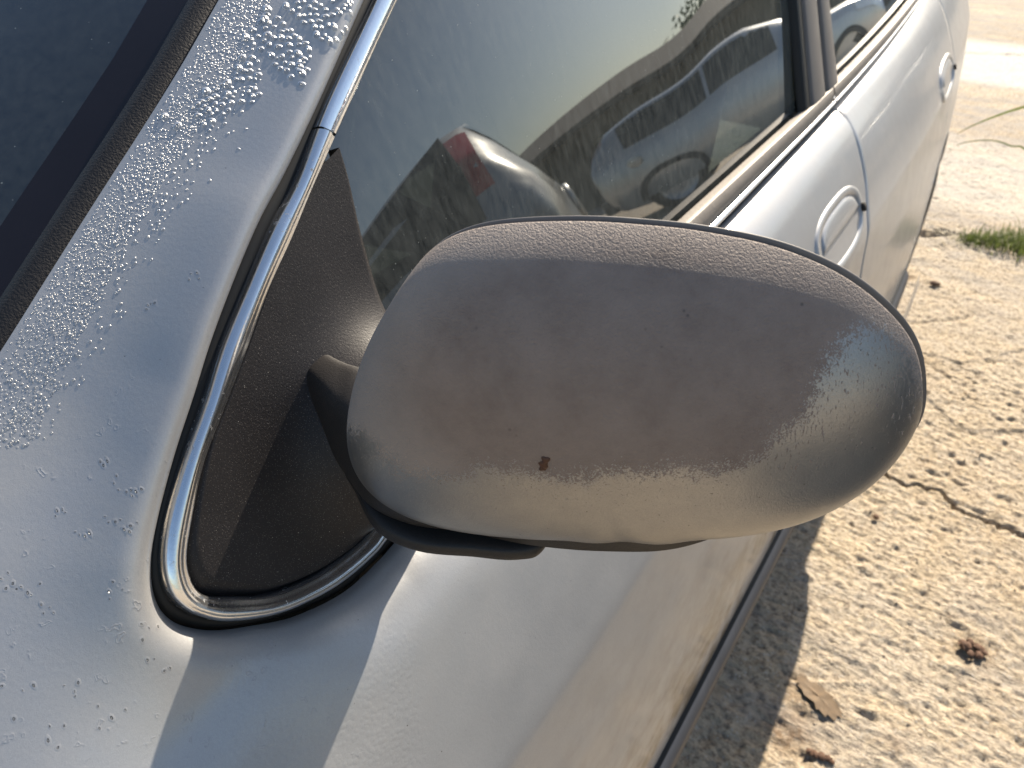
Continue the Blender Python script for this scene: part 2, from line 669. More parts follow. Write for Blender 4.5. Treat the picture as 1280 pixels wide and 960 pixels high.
_kz = np.array([-1.3, -.95, -.757, -.66, -.56, -.475, -.43, -.40, -.375, -.355, -.342, -.333, -.30, -.20, .05, .3])
_kx = np.array([-.12, -.10, -.0945, -.103, -.117, -.134, -.156, -.172, -.187, -.201, -.212, -.225, -.243, -.283, -.383, -.483])
_sz = np.arange(-1.3, .3, .001)
_sx = np.interp(_sz, _kz, _kx)
_g = np.exp(-.5 * (np.arange(-30, 31) / 5.0) ** 2)
_g /= _g.sum()
_sx = np.convolve(np.pad(_sx, 30, mode='edge'), _g, 'valid')


def plan(Y):
    return -.037 * np.clip(Y - .95, 0, None) ** 2


def Tz(X, Y):
    """upper surface: pillar rising to the roof, flat bonnet/cowl ahead of it"""
    w = .045
    soft = w * np.log1p(np.exp(np.clip((-.005 - Y) / w, -40, 40)))
    fall = .47 * (Y - .34) + .17 * soft
    xc = -.347 - .22 * (Y - .29)
    dx = np.clip(X - xc, -.09, .09)
    return -.091 - .65 * (X + .32) + fall - 6.0 * dx * dx * ss(Y, .0, .24)


def Gf(P):
    X, Y, Z = P[..., 0], P[..., 1], P[..., 2] - Zr
    bul = .035 * (1 - ss(Y, -.02, .12)) * ss(Z, -.45, -.33)
    a = X - Sx(Z) - plan(Y) - bul
    b = (Z - Tz(X, Y)) * .82
    k = .045
    return .5 * (a + b + np.sqrt((a - b) ** 2 + k * k)) - .006


def grad(P, e=1e-4):
    g = np.stack([(Gf(P + np.eye(3)[i] * e) - Gf(P - np.eye(3)[i] * e)) / (2 * e) for i in range(3)], -1)
    return g


def to_surf(P, it=12):
    P = P.copy()
    for _ in range(it):
        g = grad(P)
        P -= (Gf(P) / (np.sum(g * g, -1) + 1e-9))[..., None] * g * .9
    return P


def normals(P):
    g = grad(P)
    return g / np.linalg.norm(g, axis=-1, keepdims=True)


def hit_body(x, y, t0=.15, t1=3.0):
    d = ray(x, y)
    ts = np.linspace(t0, t1, 600)
    v = Gf(ORG + d * ts[:, None])
    i = np.argmax(v < 0)
    if v[i] >= 0:
        return None
    lo, hi = ts[i - 1], ts[i]
    for _ in range(30):
        mi = (lo + hi) / 2
        if Gf(ORG + d * mi) < 0:
            hi = mi
        else:
            lo = mi
    return ORG + d * hi


# seal / chrome twin curves traced on the window plane: rows are (body edge, chrome outer, chrome inner)
ROWS = [((505, -110), (517, -105), (543, -94)), ((455, 0), (467, 5), (490, 14)), ((400, 125), (409, 129), (432, 141)),
        ((357, 215), (372, 223), (391, 233)), ((325, 275), (341, 284), (365, 296)), ((295, 345), (311, 353), (335, 363)),
        ((265, 425), (279, 431), (307, 440)), ((243, 495), (257, 500), (281, 508)), ((219, 570), (231, 573), (254, 580)),
        ((200, 645), (210, 647), (239, 651)), ((192, 700), (203, 700), (233, 696)), ((196, 742), (209, 737), (237, 722)),
        ((212, 770), (224, 758), (246, 738)), ((240, 784), (248, 771), (261, 746)), ((285, 788), (285, 777), (287, 748)),
        ((350, 776), (345, 768), (336, 745)), ((400, 757), (395, 747), (382, 728)), ((440, 735), (432, 724), (418, 706)),
        ((478, 700), (468, 692), (452, 678)), ((520, 657), (510, 647), (495, 632))]
rowP = np.array([[on_glass(*p) for p in r] for r in ROWS])      # 20,3,3
# carry the three curves on: up the pillar to the roof, and back along the belt
dirA = rowP[1, 0] - rowP[3, 0]
dirA /= np.linalg.norm(dirA)


def belt_at(Y, z):
    Z = z
    return np.array([GX - GT * Z, Y, Zr + Z])


top_ext = []
for L in (.42, .30, .20):
    v = dirA * L
    v[2] -= .12 * L * L
    r = rowP[1] + v
    top_ext.append(r)
# belt line heights (relative): body edge, chrome outer, chrome inner, from the photograph's far belt line
bB = np.array([on_glass(897, 288), on_glass(1043.5, 134.5)])
bO = np.array([on_glass(890, 288), on_glass(1042, 131)])
bI = np.array([on_glass(879, 287), on_glass(1040, 127)])
bD = np.array([on_glass(851, 282), on_glass(1029, 119)])


def belt_line(pair, Y):
    t = (Y - pair[0][1]) / (pair[1][1] - pair[0][1])
    p = pair[0] * (1 - t) + pair[1] * t
    p = p.copy()
    p[0] += plan(Y)
    return p


def car_point(p):
    return p


car = tag(empty('silver_sedan', (-.975, 1.0, 0)), 'silver sedan with weathered door mirror, dew on its pillar and chrome window trim', 'car')
CAR_INV = Vector(car.location)


def under(o, parent=car):
    """keep world placement while parenting under the car root (or a part placed at the root)"""
    o.parent = parent
    if parent is car:
        o.location = -CAR_INV
    return o


belt_Y = [.33, .45, .60, .80, 1.0, 1.13]
SHUT_PX = [(1047, 140), (1056, 150), (1071, 179), (1081, 229), (1083, 262), (1078, 325), (1073, 354)]
shut_pts = [hit_body(*p) for p in SHUT_PX]
print('SHUT', [None if p is None else p.round(3).tolist() for p in shut_pts])
_sh = sorted([(p[2], p[1] if k_ > 1 else 1.131) for k_, p in enumerate(shut_pts) if p is not None])
_shz = np.array([a for a, b in _sh])
_shy = np.array([b for a, b in _sh])


def shut_y(Zw):
    return np.interp(Zw, _shz, _shy)


# stations: seal point -> outer point (rough, then relaxed onto the surface)
edgeA, edgeC = np.array([-.414, .312, Zr - .094]), np.array([-.386, .124, Zr - .216])
WS_PX = [(272, 0), (225, 85), (175, 165), (120, 250), (60, 345), (10, 425)]


def ws_depth(x, y):
    d = ray(x, y)
    lo, hi = .25, .60
    for _ in range(40):
        mi = (lo + hi) / 2
        p = d * mi
        if p[2] > float(Tz(np.array(p[0]), np.array(p[1]))) - .004:
            lo = mi
        else:
            hi = mi
    return lo


ws_t = [ws_depth(*p) for p in WS_PX]
print('WST', np.round(np.array(ws_t) / FPX, 7))
ws_pts = [ORG + ray(*p) * t for p, t in zip(WS_PX, ws_t)]
wdir = (ws_pts[0] - ws_pts[-1])
wdir /= np.linalg.norm(wdir)


def ws_edge(y):
    """windscreen edge point at car length y"""
    pts = np.array(ws_pts[::-1])
    if y > pts[-1][1]:
        L = (y - pts[-1][1]) / wdir[1]
        p = pts[-1] + wdir * L
        p[2] -= .12 * L * L
        return p
    if y < pts[0][1]:
        L = (y - pts[0][1]) / wdir[1]
        p = pts[0] + wdir * L
        p[0] -= .02 * abs(L)
        return p
    return np.array([np.interp(y, pts[:, 1], pts[:, k]) for k in range(3)])


seal_ctrl = [r[0] for r in top_ext] + [rowP[i, 0] for i in range(20)] + [belt_line(bB, y) for y in belt_Y]
outer_ctrl = []
for i, p in enumerate(seal_ctrl):
    j = i - 3
    if j < 8:
        outer_ctrl.append(ws_edge(p[1] - .035))
    else:
        outer_ctrl.append(None)
for j_, y_ in ((8, .085), (9, .050), (10, .010)):
    outer_ctrl[j_ + 3] = ws_edge(y_)
fan = {11: (-.36, -.16, -.262), 12: (-.28, -.32, -.275),
       13: (-.17, -.34, -.33), 14: (-.13, -.30, -.48), 15: (-.10, -.22, -.70), 16: (-.095, -.10, -.757), 17: (-.095, .05, -.757),
       18: (-.095, .17, -.757), 19: (-.095, .26, -.757)}
for j, v in fan.items():
    outer_ctrl[j + 3] = np.array([v[0], v[1], Zr + v[2]])
for k, y in enumerate(belt_Y):
    yy = y if k < 5 else shut_y(Zr - .757)
    outer_ctrl[23 + k] = np.array([-.095 + plan(yy), yy, Zr - .757])
PER = 10
sealC = crspline(seal_ctrl, PER)
outC = crspline(outer_ctrl, PER)
NS = len(sealC)
vv = np.r_[np.linspace(0, .16, 22, endpoint=False), np.linspace(.16, 1, 74)]
NV = len(vv)
Q = sealC[:, None] * (1 - vv)[None, :, None] + outC[:, None] * vv[None, :, None]
jj = np.linspace(-3, 25, NS)          # control index along the seal
# belt stations follow the curved shut line at their rear end
Qp = to_surf(Q)
for r in range(NS):
    if jj[r] > 20.0:
        w = float(ss(jj[r], 20.0, 25.0))
        Qp[r, :, 1] = Qp[r, :, 1] * (1 - w) + (shut_y(Qp[r, :, 2]) - (sealC[-1, 1] - sealC[r, 1])) * w
Qp = to_surf(Qp, 6)
# pin to the seal and to the windscreen edge
arc = np.concatenate([np.zeros((NS, 1)), np.cumsum(np.linalg.norm(np.diff(Qp, axis=1), axis=-1), axis=1)], 1)
d0 = (sealC - Qp[:, 0])
w0 = np.exp(-(arc / .03) ** 2)
Qp += d0[:, None] * w0[..., None]
isw = 1 - ss(jj, 6.5, 10.0)
d1 = (outC - Qp[:, -1]) * isw[:, None]
arcE = arc[:, -1:] - arc
Qp += d1[:, None] * np.exp(-(arcE / .05) ** 2)[..., None]
# rolled edge into the seal gap
arc = np.concatenate([np.zeros((NS, 1)), np.cumsum(np.linalg.norm(np.diff(Qp, axis=1), axis=-1), axis=1)], 1)
nQ = normals(Qp)
rl = np.interp(jj, [-3, 3, 7, 10, 13, 16, 19, 25], [.008, .009, .011, .017, .020, .020, .020, .014])[:, None]
dr = np.clip(rl - arc, 0, None)
drop = rl - np.sqrt(np.clip(rl ** 2 - (dr * .97) ** 2, 0, None))
lift = np.interp(jj, [-3, 3, 7, 10, 13, 16, 19, 25], [.004, .004, .005, .007, .007, .007, .006, .004])[:, None]
Qp = Qp + nQ * (lift * np.exp(-(arc / (rl * 2.2)) ** 2) - drop * .75)[..., None]
body = under(grid_obj('body_side', Qp, M['paint'], flip=True))
tag(body, 'dew-covered pillar, wing and front door skin in silver paint')
pp = proj(Qp.reshape(-1, 3))
mk = ss(pp[:, 1], 380, 640) * (1 - ss(pp[:, 0], 420, 470))
wt = ((1 - ss(pp[:, 0] - (525 - (960 - pp[:, 1]) * .12), -6, 26)) * ss(pp[:, 1], 745, 800) * ss(pp[:, 0], 250, 300)) * .8
at = body.data.attributes.new('marks', 'FLOAT', 'POINT')
at.data.foreach_set('value', mk.astype(np.float32))
gz = Qp.reshape(-1, 3)[:, 2] - Zr
grm = (1 - ss(gz, -.755, -.58)) * .95 + .22 * (1 - ss(gz, -.6, -.4))
at = body.data.attributes.new('grime', 'FLOAT', 'POINT')
at.data.foreach_set('value', grm.astype(np.float32))
at = body.data.attributes.new('wet', 'FLOAT', 'POINT')
at.data.foreach_set('value', wt.astype(np.float32))

# rear door, quarter panel and tail corner on the same flank, each its own panel
def flank_panel(name, ylo, yhi, zlo, zhi, n=40, m=70, arch=None):
    u = np.linspace(0, 1, n)[:, None]
    v = np.linspace(0, 1, m)[None]
    Zb = zhi(0) if callable(zhi) else zhi
    P = np.zeros((n, m, 3))
    Y0 = np.zeros((n, m))
    Z = np.zeros((n, m))
    Yrow = ylo(Zr - .5) * (1 - u) + yhi(Zr - .5) * u
    Ztop = np.array([belt_line(bB, float(y))[2] for y in Yrow[:, 0]])[:, None]
    Zbot = np.full((n, 1), zlo)
    Z = Ztop * (1 - v) + Zbot * v
    Y = ylo(Z) * (1 - u) + yhi(Z) * u
    P[..., 1] = Y
    P[..., 2] = Z
    P[..., 0] = Sx(Z - Zr) + plan(Y)
    P = to_surf(P, 8)
    if arch:
        cy, cz, rr = arch
        ang = np.hypot(P[..., 1] - cy, P[..., 2] - cz)
    # pin the top edge to the belt seal
    ar0 = np.concatenate([np.zeros((n, 1)), np.cumsum(np.linalg.norm(np.diff(P, axis=1), axis=-1), axis=1)], 1)
    tgt = np.array([belt_line(bB, float(y)) for y in P[:, 0, 1]])
    P += (tgt - P[:, 0])[:, None] * np.exp(-(ar0 / .03) ** 2)[..., None]
    P -= normals(P) * .0012
    # roll the top edge over like the front door
    ar = np.concatenate([np.zeros((n, 1)), np.cumsum(np.linalg.norm(np.diff(P, axis=1), axis=-1), axis=1)], 1)
    nn = normals(P)
    rl_ = .014
    d_ = np.clip(rl_ - ar, 0, None)
    P = P - nn * ((rl_ - np.sqrt(np.clip(rl_ ** 2 - (d_ * .97) ** 2, 0, None))) * .75 - .004 * np.exp(-(ar / .03) ** 2))[..., None]
    # fold the front/rear edges into the shut gap
    f = P[:1] - nn[:1] * .012
    g = P[-1:] - nn[-1:] * .012
    return np.concatenate([f, P, g], 0)


GAP = .0022
REAR_Y = 2.02
y_rear0 = lambda Z: shut_y(Z) + GAP
y_rear1 = lambda Z: REAR_Y - .42 * ss(Zr - .42 - Z, 0, .40) + 0 * Z
y_q0 = lambda Z: y_rear1(Z) + GAP
y_q1 = lambda Z: 2.62 + 0 * Z
rd = under(grid_obj('rear_door', flank_panel('rear_door', y_rear0, y_rear1, Zr - .757, None), M['paint'], flip=True))
# quarter panel with wheel arch: vertices pushed up out of the arch
qp = flank_panel('quarter', y_q0, y_q1, Zr - .86, None, 60, 90)
WH_Y, WH_Z, WH_R = 2.02, .305, .345
dz = qp[..., 1] - WH_Y
archz = WH_Z + np.sqrt(np.clip(WH_R ** 2 - dz ** 2, 0, None))
inside = (np.abs(dz) < WH_R) & (qp[..., 2] < archz)
qp[..., 2] = np.where(inside, archz, qp[..., 2])
qp[..., 0] = np.where(inside, Sx(qp[..., 2] - Zr) + plan(qp[..., 1]) + .006, qp[..., 0])
qo = under(grid_obj('quarter_panel', qp, M['paint'], flip=True))
# rear bumper corner: flank curve swept round the tail
th = np.linspace(0, math.pi / 2, 24)
zz = np.linspace(-.33, -.98, 40)
P = np.zeros((24, 40, 3))
for i, a in enumerate(th):
    rx, ry = .34, .26
    P[i, :, 0] = Sx(zz) + plan(2.62) - rx * (1 - math.cos(a))
    P[i, :, 1] = 2.624 + ry * math.sin(a)
    P[i, :, 2] = Zr + zz
tail2 = P[-1:].copy()
tail2[..., 0] = -.975
P = np.concatenate([P, tail2], 0)
under(grid_obj('rear_bumper', P, M['paint'], flip=True))
# dark backing behind the shut lines
for yf, off in ((shut_y, GAP / 2), (y_rear1, GAP / 2)):
    mb = MB()
    zs = np.linspace(Zr - .757, Zr - .352, 40)
    ys = yf(zs) + off
    c = np.stack([Sx(zs - Zr) + plan(ys) - .009, ys, zs], 1)
    a = c.copy()
    b_ = c.copy()
    a[:, 1] -= .012
    b_[:, 1] += .012
    mb.grid(np.stack([a, b_], 1))
    under(mb.build('door_gap', M['dark']))

# ------------------------------------------------------------------ seal, chrome, belt strip
def ribbon(A, B, prof, off=0.0):
    """prof: list of (a, h): a blends curve A->B, h lifts off the window plane"""
    return np.stack([A * (1 - a) + B * a + GN * (h + off) for a, h in prof], 1)


allrows = top_ext + [rowP[i] for i in range(20)]
curB = crspline([r[0] for r in allrows] + [belt_line(bB, y) for y in belt_Y[:-1]] + [belt_line(bB, 1.4), belt_line(bB, 2.0)], 40)
curO = crspline([r[1] for r in allrows] + [belt_line(bO, y) for y in belt_Y[:-1]] + [belt_line(bO, 1.4), belt_line(bO, 2.0)], 40)
curI = crspline([r[2] for r in allrows] + [belt_line(bI, y) for y in belt_Y[:-1]] + [belt_line(bI, 1.4), belt_line(bI, 2.0)], 40)
under(grid_obj('window_seal', ribbon(curB, curO, [(-.55, -.012), (-.25, -.0075), (.2, -.0045), (.7, -.003), (1.15, -.004), (1.3, -.012)]), M['seal'], flip=True))
# chrome: the upper strip ends at the joint by the sail panel, the lower strip runs round it
iJ = int((3 + 2.30) * 40)
prof_up = [(-.02, -.006), (0, .0005), (.06, .0022), (.2, .0030), (.5, .0034), (.80, .0030), (.93, .0018), (1.0, -.0005), (1.02, -.008)]
prof_lo = [(-.02, -.006), (0, .0002), (.07, .0022), (.2, .0038), (.38, .0046), (.55, .0042), (.70, .0028), (.84, .0016), (.93, .0014), (1.0, .0004), (1.02, -.008)]
up_t = under(grid_obj('chrome_strip', ribbon(curO[:iJ], curI[:iJ], prof_up), M['chrome'], flip=True))
lo_t = under(grid_obj('chrome_surround', ribbon(curO[iJ:921], curI[iJ:921], prof_lo), M['chrome_lo'], flip=True))
tag(up_t, 'bright chrome strip along the pillar')
tag(lo_t, 'worn pitted chrome trim curving round the black mirror sail')
# belt: faded flat strip, thin chrome below it
yy = np.linspace(.28, 1.13, 60)
yy2 = np.linspace(1.135, 2.05, 60)
for nm, ys in (('belt_strip', yy), ('belt_strip', yy2)):
    I_ = np.array([belt_line(bI, y) for y in ys])
    D_ = np.array([belt_line(bD, y) for y in ys])
    O_ = np.array([belt_line(bO, y) for y in ys])
    B_ = np.array([belt_line(bB, y) for y in ys])
    under(grid_obj('belt_strip', ribbon(D_, I_, [(-.05, -.008), (-.02, .001), (.03, .0042), (.08, .005), (.5, .0052), (.9, .0036), (1.0, .001)]), M['dull'], flip=True))
    under(grid_obj('belt_chrome', ribbon(I_, O_, [(-.02, -.004), (0, .0024), (.25, .0056), (.6, .006), (.9, .003), (1.05, -.004)]), M['chrome'], flip=True))

# ------------------------------------------------------------------ glass
def glass_sheet(name, pts_bottom, pts_top, m, n=30, k=24, bow=.006):
    A = spline(pts_bottom, n)
    B = spline(pts_top, n)
    v = np.linspace(0, 1, k)
    P = A[:, None] * (1 - v)[None, :, None] + B[:, None] * v[None, :, None]
    P = P - GN * (.015)
    P = P + GN * (bow * 4 * v * (1 - v))[None, :, None]
    return under(grid_obj(name, P, m, flip=False))


ztop = .105


def gp(Y, Z):
    return np.array([GX - GT * Z + plan(Y), Y, Zr + Z])


# front side window: bounded ahead by the pillar chrome, below by the belt
bot = [belt_line(bD, y) + np.array([.006, 0, -.012]) for y in np.linspace(.20, 1.10, 8)]
pilI = curI[:iJ + 160]
topl = [pilI[-1], curI[iJ], curI[120], curI[32], gp(.78, ztop), gp(.95, ztop + .012), gp(1.12, ztop + .015)]
win1 = glass_sheet('front_window', bot, topl, M['glass'], 60, 40)
bot2 = [belt_line(bD, y) + np.array([.006, 0, -.012]) for y in np.linspace(1.15, 2.0, 6)]
top2 = [gp(1.12, ztop + .015), gp(1.4, ztop + .010), gp(1.75, ztop - .02), gp(1.9, ztop - .06), gp(1.97, ztop - .2), gp(2.0, -.3)]
win2 = glass_sheet('rear_window', bot2, top2, M['glass'], 40, 30)

# B-pillar covers (front door's and rear door's) with a dark gap
def quad_strip(name, bl, br, tl, tr, m, lift=.002, extend=1.9):
    bl, br, tl, tr = [on_glass(*p) for p in (bl, br, tl, tr)]
    for p in (bl, br, tl, tr):
        p[0] += plan(p[1])
    tl = bl + (tl - bl) * extend
    tr = br + (tr - br) * extend
    v = np.linspace(0, 1, 14)[:, None]
    A = bl * (1 - v) + tl * v
    B = br * (1 - v) + tr * v
    prof = [(0, -.010), (.01, lift), (.10, lift + .0015), (.5, lift + .002), (.9, lift + .0015), (.99, lift), (1, -.010)]
    return under(grid_obj(name, np.stack([A * (1 - a) + B * a + GN * h for a, h in prof], 1), m))


quad_strip('pillar_cover', (1014, 137), (1031, 120), (1002, 0), (1020, 0), M['pillar'])
quad_strip('pillar_cover', (1034, 118), (1047, 104), (1023, 0), (1036, 0), M['pillar'])
quad_strip('pillar_edge_rubber', (1007, 142), (1014, 136), (995, 0), (1002, 0), M['seal'], -.001)
quad_strip('pillar_gap', (1028, 122), (1037, 114), (1018, 0), (1026, 0), M['dark'], -.006)

# windscreen with seal and black frit band
CX = -.975
wy = np.linspace(.03, .74, 40)
E_ = np.array([ws_edge(y) for y in wy])


def ws_pt(e, inw, dep):
    """point on the windscreen, inw metres in from the edge, dep below the pillar skin"""
    s = inw / (abs(CX) - abs(e[0]))
    q = e.copy()
    q[0] -= inw
    q[2] += -dep + .075 * (1 - (1 - min(s, 1)) ** 2)
    q[1] -= .05 * (1 - (1 - min(s, 1)) ** 2)
    return q


ws = np.array([[ws_pt(e, i, .012) for i in np.linspace(.004, -CX + e[0], 30)] for e in E_])
ws_o = under(grid_obj('windscreen', ws, M['wglass']))
fr = np.array([[ws_pt(e, i, .0115 - .0005) for i in (.02, .03, .04, .046)] for e in E_])
under(grid_obj('frit_band', fr, M['frit']))
sl = np.array([[ws_pt(e, i, dp) for i, dp in ((-.002, .012), (.0, .004), (.004, .0005), (.010, -.0008), (.016, .0015), (.021, .007), (.022, .012))] for e in E_])
under(grid_obj('windscreen_seal', sl, M['rubber']))

# roof, far flank, bonnet, boot: the rest of the shell
rail_y = np.linspace(.74, 2.0, 30)
rail = np.array([gp(y, ztop + .03 - .25 * max(0, y - 1.6) ** 2) for y in rail_y])
P = []
for s_ in np.linspace(0, 1, 24):
    r = rail.copy()
    r[:, 0] = rail[:, 0] * (1 - s_) + CX * s_
    r[:, 2] += .055 * (1 - (1 - s_) ** 2.4)
    P.append(r)
roof_half = np.stack(P, 1)
roofo = under(grid_obj('roof', roof_half, M['paint']))
# rail between window top and roof
A_ = np.array([gp(y, ztop - .005 - .25 * max(0, y - 1.6) ** 2) for y in rail_y])
under(grid_obj('roof_rail', np.stack([A_, (A_ + rail) / 2 + GN * .006, rail], 1), M['paint'], flip=True))
# rear pillar + rear screen block
cp = np.array([[gp(1.93, -.33), gp(1.80, ztop - .03)], [gp(2.25, -.33), gp(2.0, ztop - .01)]])
under(grid_obj('rear_pillar', cp, M['paint'], smooth=False))
rs = np.array([[gp(2.25, -.33), gp(2.0, ztop - .01)], [np.array([CX, 2.35, Zr - .30]), np.array([CX, 2.05, Zr + .12])]])
under(grid_obj('rear_screen', rs, M['bgglass'], smooth=False))
bt = np.array([[gp(2.0, -.335), gp(2.62, -.345) + np.array([-.02, 0, 0])], [np.array([CX, 2.2, Zr - .30]), np.array([CX, 2.85, Zr - .33])]])
under(grid_obj('boot_lid', bt, M['paint'], smooth=False))
# bonnet: from the wing line forward
hx = np.linspace(0, 1, 12)
hy = np.linspace(.04, -1.15, 26)
P = np.zeros((26, 12, 3))
for i, y in enumerate(hy):
    x0 = -.40 if y > -.1 else -.40 + .16 * float(ss(-y, .1, .4))
    for j, s_ in enumerate(hx):
        x = x0 * (1 - s_) + CX * s_
        z = Tz(np.array(-.38), np.array(min(y, -.0))) - .010 + .05 * (1 - (1 - s_) ** 2) - .16 * max(0, -y - .1) ** 1.6 - .06 * max(0., -y - .85) ** 2
        P[i, j] = (x, y, Zr + z)
bon = under(grid_obj('bonnet', P, M['paint'], flip=True))
# front wing ahead of the fan, down to the sill
hz = np.linspace(0, 1, 30)
P = np.zeros((20, 30, 3))
for i, y in enumerate(np.linspace(-.32, -1.15, 20)):
    for j, s_ in enumerate(hz):
        zt = float(Tz(np.array(-.25), np.array(y))) - .03 - .16 * max(0, -y - .1) ** 1.6
        z = zt * (1 - s_) + -.76 * s_
        x = float(Sx(np.array(min(z - .05, -.34)))) - .20 * max(0, -y - .7) ** 2 - .03 * (1 - s_) ** 3
        P[i, j] = (x, y, Zr + z)
under(grid_obj('front_wing', P, M['paint']))
nose = np.array([[P[-1, j] for j in range(30)], [np.array([CX, -1.32, P[-1, j][2]]) for j in range(30)]])
under(grid_obj('nose', nose, M['paint']))
# side moulding along the doors, sill below it
mz = Zr - .757
ym = np.concatenate([np.linspace(-.30, 1.58, 60)])
mo = []
for y in ym:
    x0 = Sx(np.array(-.757)) + plan(y)
    mo.append([(x0 - .012, y, mz + .008), (x0 - .001, y, mz + .004), (x0 + .010, y, mz - .003), (x0 + .016, y, mz - .012), (x0 + .017, y, mz - .036), (x0 + .004, y, mz - .044), (x0 - .016, y, mz - .044)])
mo = np.array(mo)
gap_ = np.array([[m_[0], (m_[1][0] + .0015, m_[1][1], m_[1][2] + .001), (m_[2][0] - .001, m_[2][1], m_[2][2] + .002)] for m_ in mo])
under(grid_obj('moulding_gap_strip', gap_, M['seal'], flip=True))  # black strip put in for the dark gap between door and moulding
tag(under(grid_obj('side_moulding', mo, M['moulding'], flip=True)), 'scuffed grey-blue rubbing strip along the doors')
sill = []
for y in np.concatenate([np.linspace(-.30, 1.66, 40)]):
    x0 = Sx(np.array(-.757)) + plan(y)
    x0 += .045 * float(ss(y, .75, 1.35))
    sill.append([(x0 - .012, y, mz - .040), (x0 - .006, y, mz - .07), (x0 - .012, y, mz - .14), (x0 - .03, y, mz - .20), (x0 - .07, y, mz - .245), (x0 - .2, y, mz - .26)])
under(grid_obj('sill', np.array(sill), M['paint'], flip=True))
fl = MB().box((CX, .6, .27), (1.5, 3.6, .04))
under(fl.build('floor_pan', M['dark'], smooth=False))

# wheels
def wheel(y, x, parent=car):
    t = MB()
    prof = [(.19, .0), (.20, .012), (.255, .016), (.295, .008), (.305, -.02), (.305, -.16), (.295, -.19), (.2, -.19)]
    a = np.linspace(0, 2 * math.pi, 40, endpoint=False)
    G_ = np.array([[(x + h, y + r * math.cos(k), .305 + r * math.sin(k)) for r, h in prof] for k in a])
    t.grid(G_, cu=True)
    w = under(t.build('wheel', M['tyre']))
    r_ = MB()
    prof = [(.195, .002), (.185, -.01), (.17, -.02), (.06, -.012), (.035, .0), (.0, .0)]
    G_ = np.array([[(x + h - .004 * (1 if int(i / 4) % 2 else 0), y + r * math.cos(k), .305 + r * math.sin(k)) for r, h in prof] for i, k in enumerate(a)])
    r_.grid(G_, cu=True)
    ro = r_.build('rim', M['alloy'])
    ro.parent = w
    return w


wheel(WH_Y, -.16)
wheel(-.72, -.13)
arch = MB()
a = np.linspace(-.2, math.pi + .2, 30)
arch.grid(np.array([[(-.125 + plan(WH_Y), WH_Y + (WH_R + .002) * math.cos(k), WH_Z + (WH_R + .002) * math.sin(k)), (-.5, WH_Y + WH_R * math.cos(k), WH_Z + WH_R * math.sin(k))] for k in a]))
under(arch.build('wheel_arch_liner', M['dark']))

# mirrored far flank (same panels on the other side of the car's centre line)
for src in (body, rd, qo, roofo, bon, win1, win2, ws_o):
    c = src.copy()
    COL.objects.link(c)
    c.parent = car
    c.scale = (-1, 1, 1)
    c.location = (2 * CX - CAR_INV.x - 2 * CX + -CAR_INV.x * 0 - 0, -CAR_INV.y, -CAR_INV.z)
    # world x' = 2*CX - x ; root at x = CAR_INV.x
    c.location.x = 2 * CX - CAR_INV.x
    if src in (win1, win2):
        c.material_slots[0].link = 'OBJECT'
        c.material_slots[0].material = M['bgglass']

# ------------------------------------------------------------------ cabin
db = MB()
P = np.zeros((20, 16, 3))
for i, y in enumerate(np.linspace(.10, .62, 20)):
    for j, s_ in enumerate(np.linspace(0, 1, 16)):
        P[i, j] = (-.36 * (1 - s_) - 1.58 * s_, y, Zr - .335 - .02 * float(ss(y, .1, .3)) - .20 * float(ss(y, .45, .62)) - .02 * abs(2 * s_ - 1) ** 4)
tag(under(grid_obj('dashboard', P, M['interior'])))
under(MB().box((-.30, .72, Zr - .69), (.03, .93, .62)).build('door_card', M['interior'], smooth=False))
under(MB().box((-1.66, 1.10, Zr - .665), (.03, 2.1, .69)).build('door_card', M['interior'], smooth=False))
under(MB().box((-.30, 1.64, Zr - .69), (.03, .85, .62)).build('door_card', M['interior'], smooth=False))
for xs in (-.62, -1.33):
    sroot = MB()
    a = np.linspace(0, 2 * math.pi, 24, endpoint=False)
    prof = [(.0, .02), (.20, .05), (.24, .06), (.25, .055), (.22, .045), (.16, .03)]
    rings = []
    for h, wdt, dp in ((-.62, .24, .06), (-.45, .25, .07), (-.3, .245, .065), (-.15, .22, .06), (-.07, .17, .05), (-.055, .10, .03)):
        yc = 1.02 + (h + .62) * .32
        rings.append([(xs + wdt * np.sign(math.cos(k)) * abs(math.cos(k)) ** .6, yc + dp * math.sin(k), Zr + h) for k in a])
    sroot.grid(np.array(rings), cv=True)
    so = under(sroot.build('seat', M['seat']))
    hb = MB()
    rings = []
    for h, wdt, dp in ((-.045, .05, .02), (-.035, .12, .045), (.02, .135, .055), (.07, .12, .05), (.09, .06, .02)):
        rings.append([(xs + wdt * np.sign(math.cos(k)) * abs(math.cos(k)) ** .6, 1.02 + (h + .62) * .30 + dp * math.sin(k), Zr + h) for k in a])
    hb.grid(np.array(rings), cv=True)
    h_ = hb.build('headrest', M['seat'])
    h_.parent = so
    cu = MB()
    rings = []
    for y, hh in ((.55, .05), (.60, .075), (.85, .08), (1.02, .07)):
        rings.append([(xs + .25 * np.sign(math.cos(k)) * abs(math.cos(k)) ** .5, y, Zr - .70 + hh * math.sin(k)) for k in a])
    cu.grid(np.array(rings), cv=True)
    c_ = cu.build('seat_cushion', M['seat'])
    c_.parent = so
# steering wheel
sw = MB()
a = np.linspace(0, 2 * math.pi, 40)
cen = np.array([-.62, .62, Zr - .40])
ax1, ax2 = np.array([1, 0, 0]), np.array([0, .38, .92])
sw.tube(np.array([cen + .185 * (math.cos(k) * ax1 + math.sin(k) * ax2) for k in a]), .014, 8, False)
sw.tube(np.array([cen - ax1 * .18, cen, cen + ax1 * .18]), [.016, .04, .016], 8)
under(sw.build('steering_wheel', M['interior']))
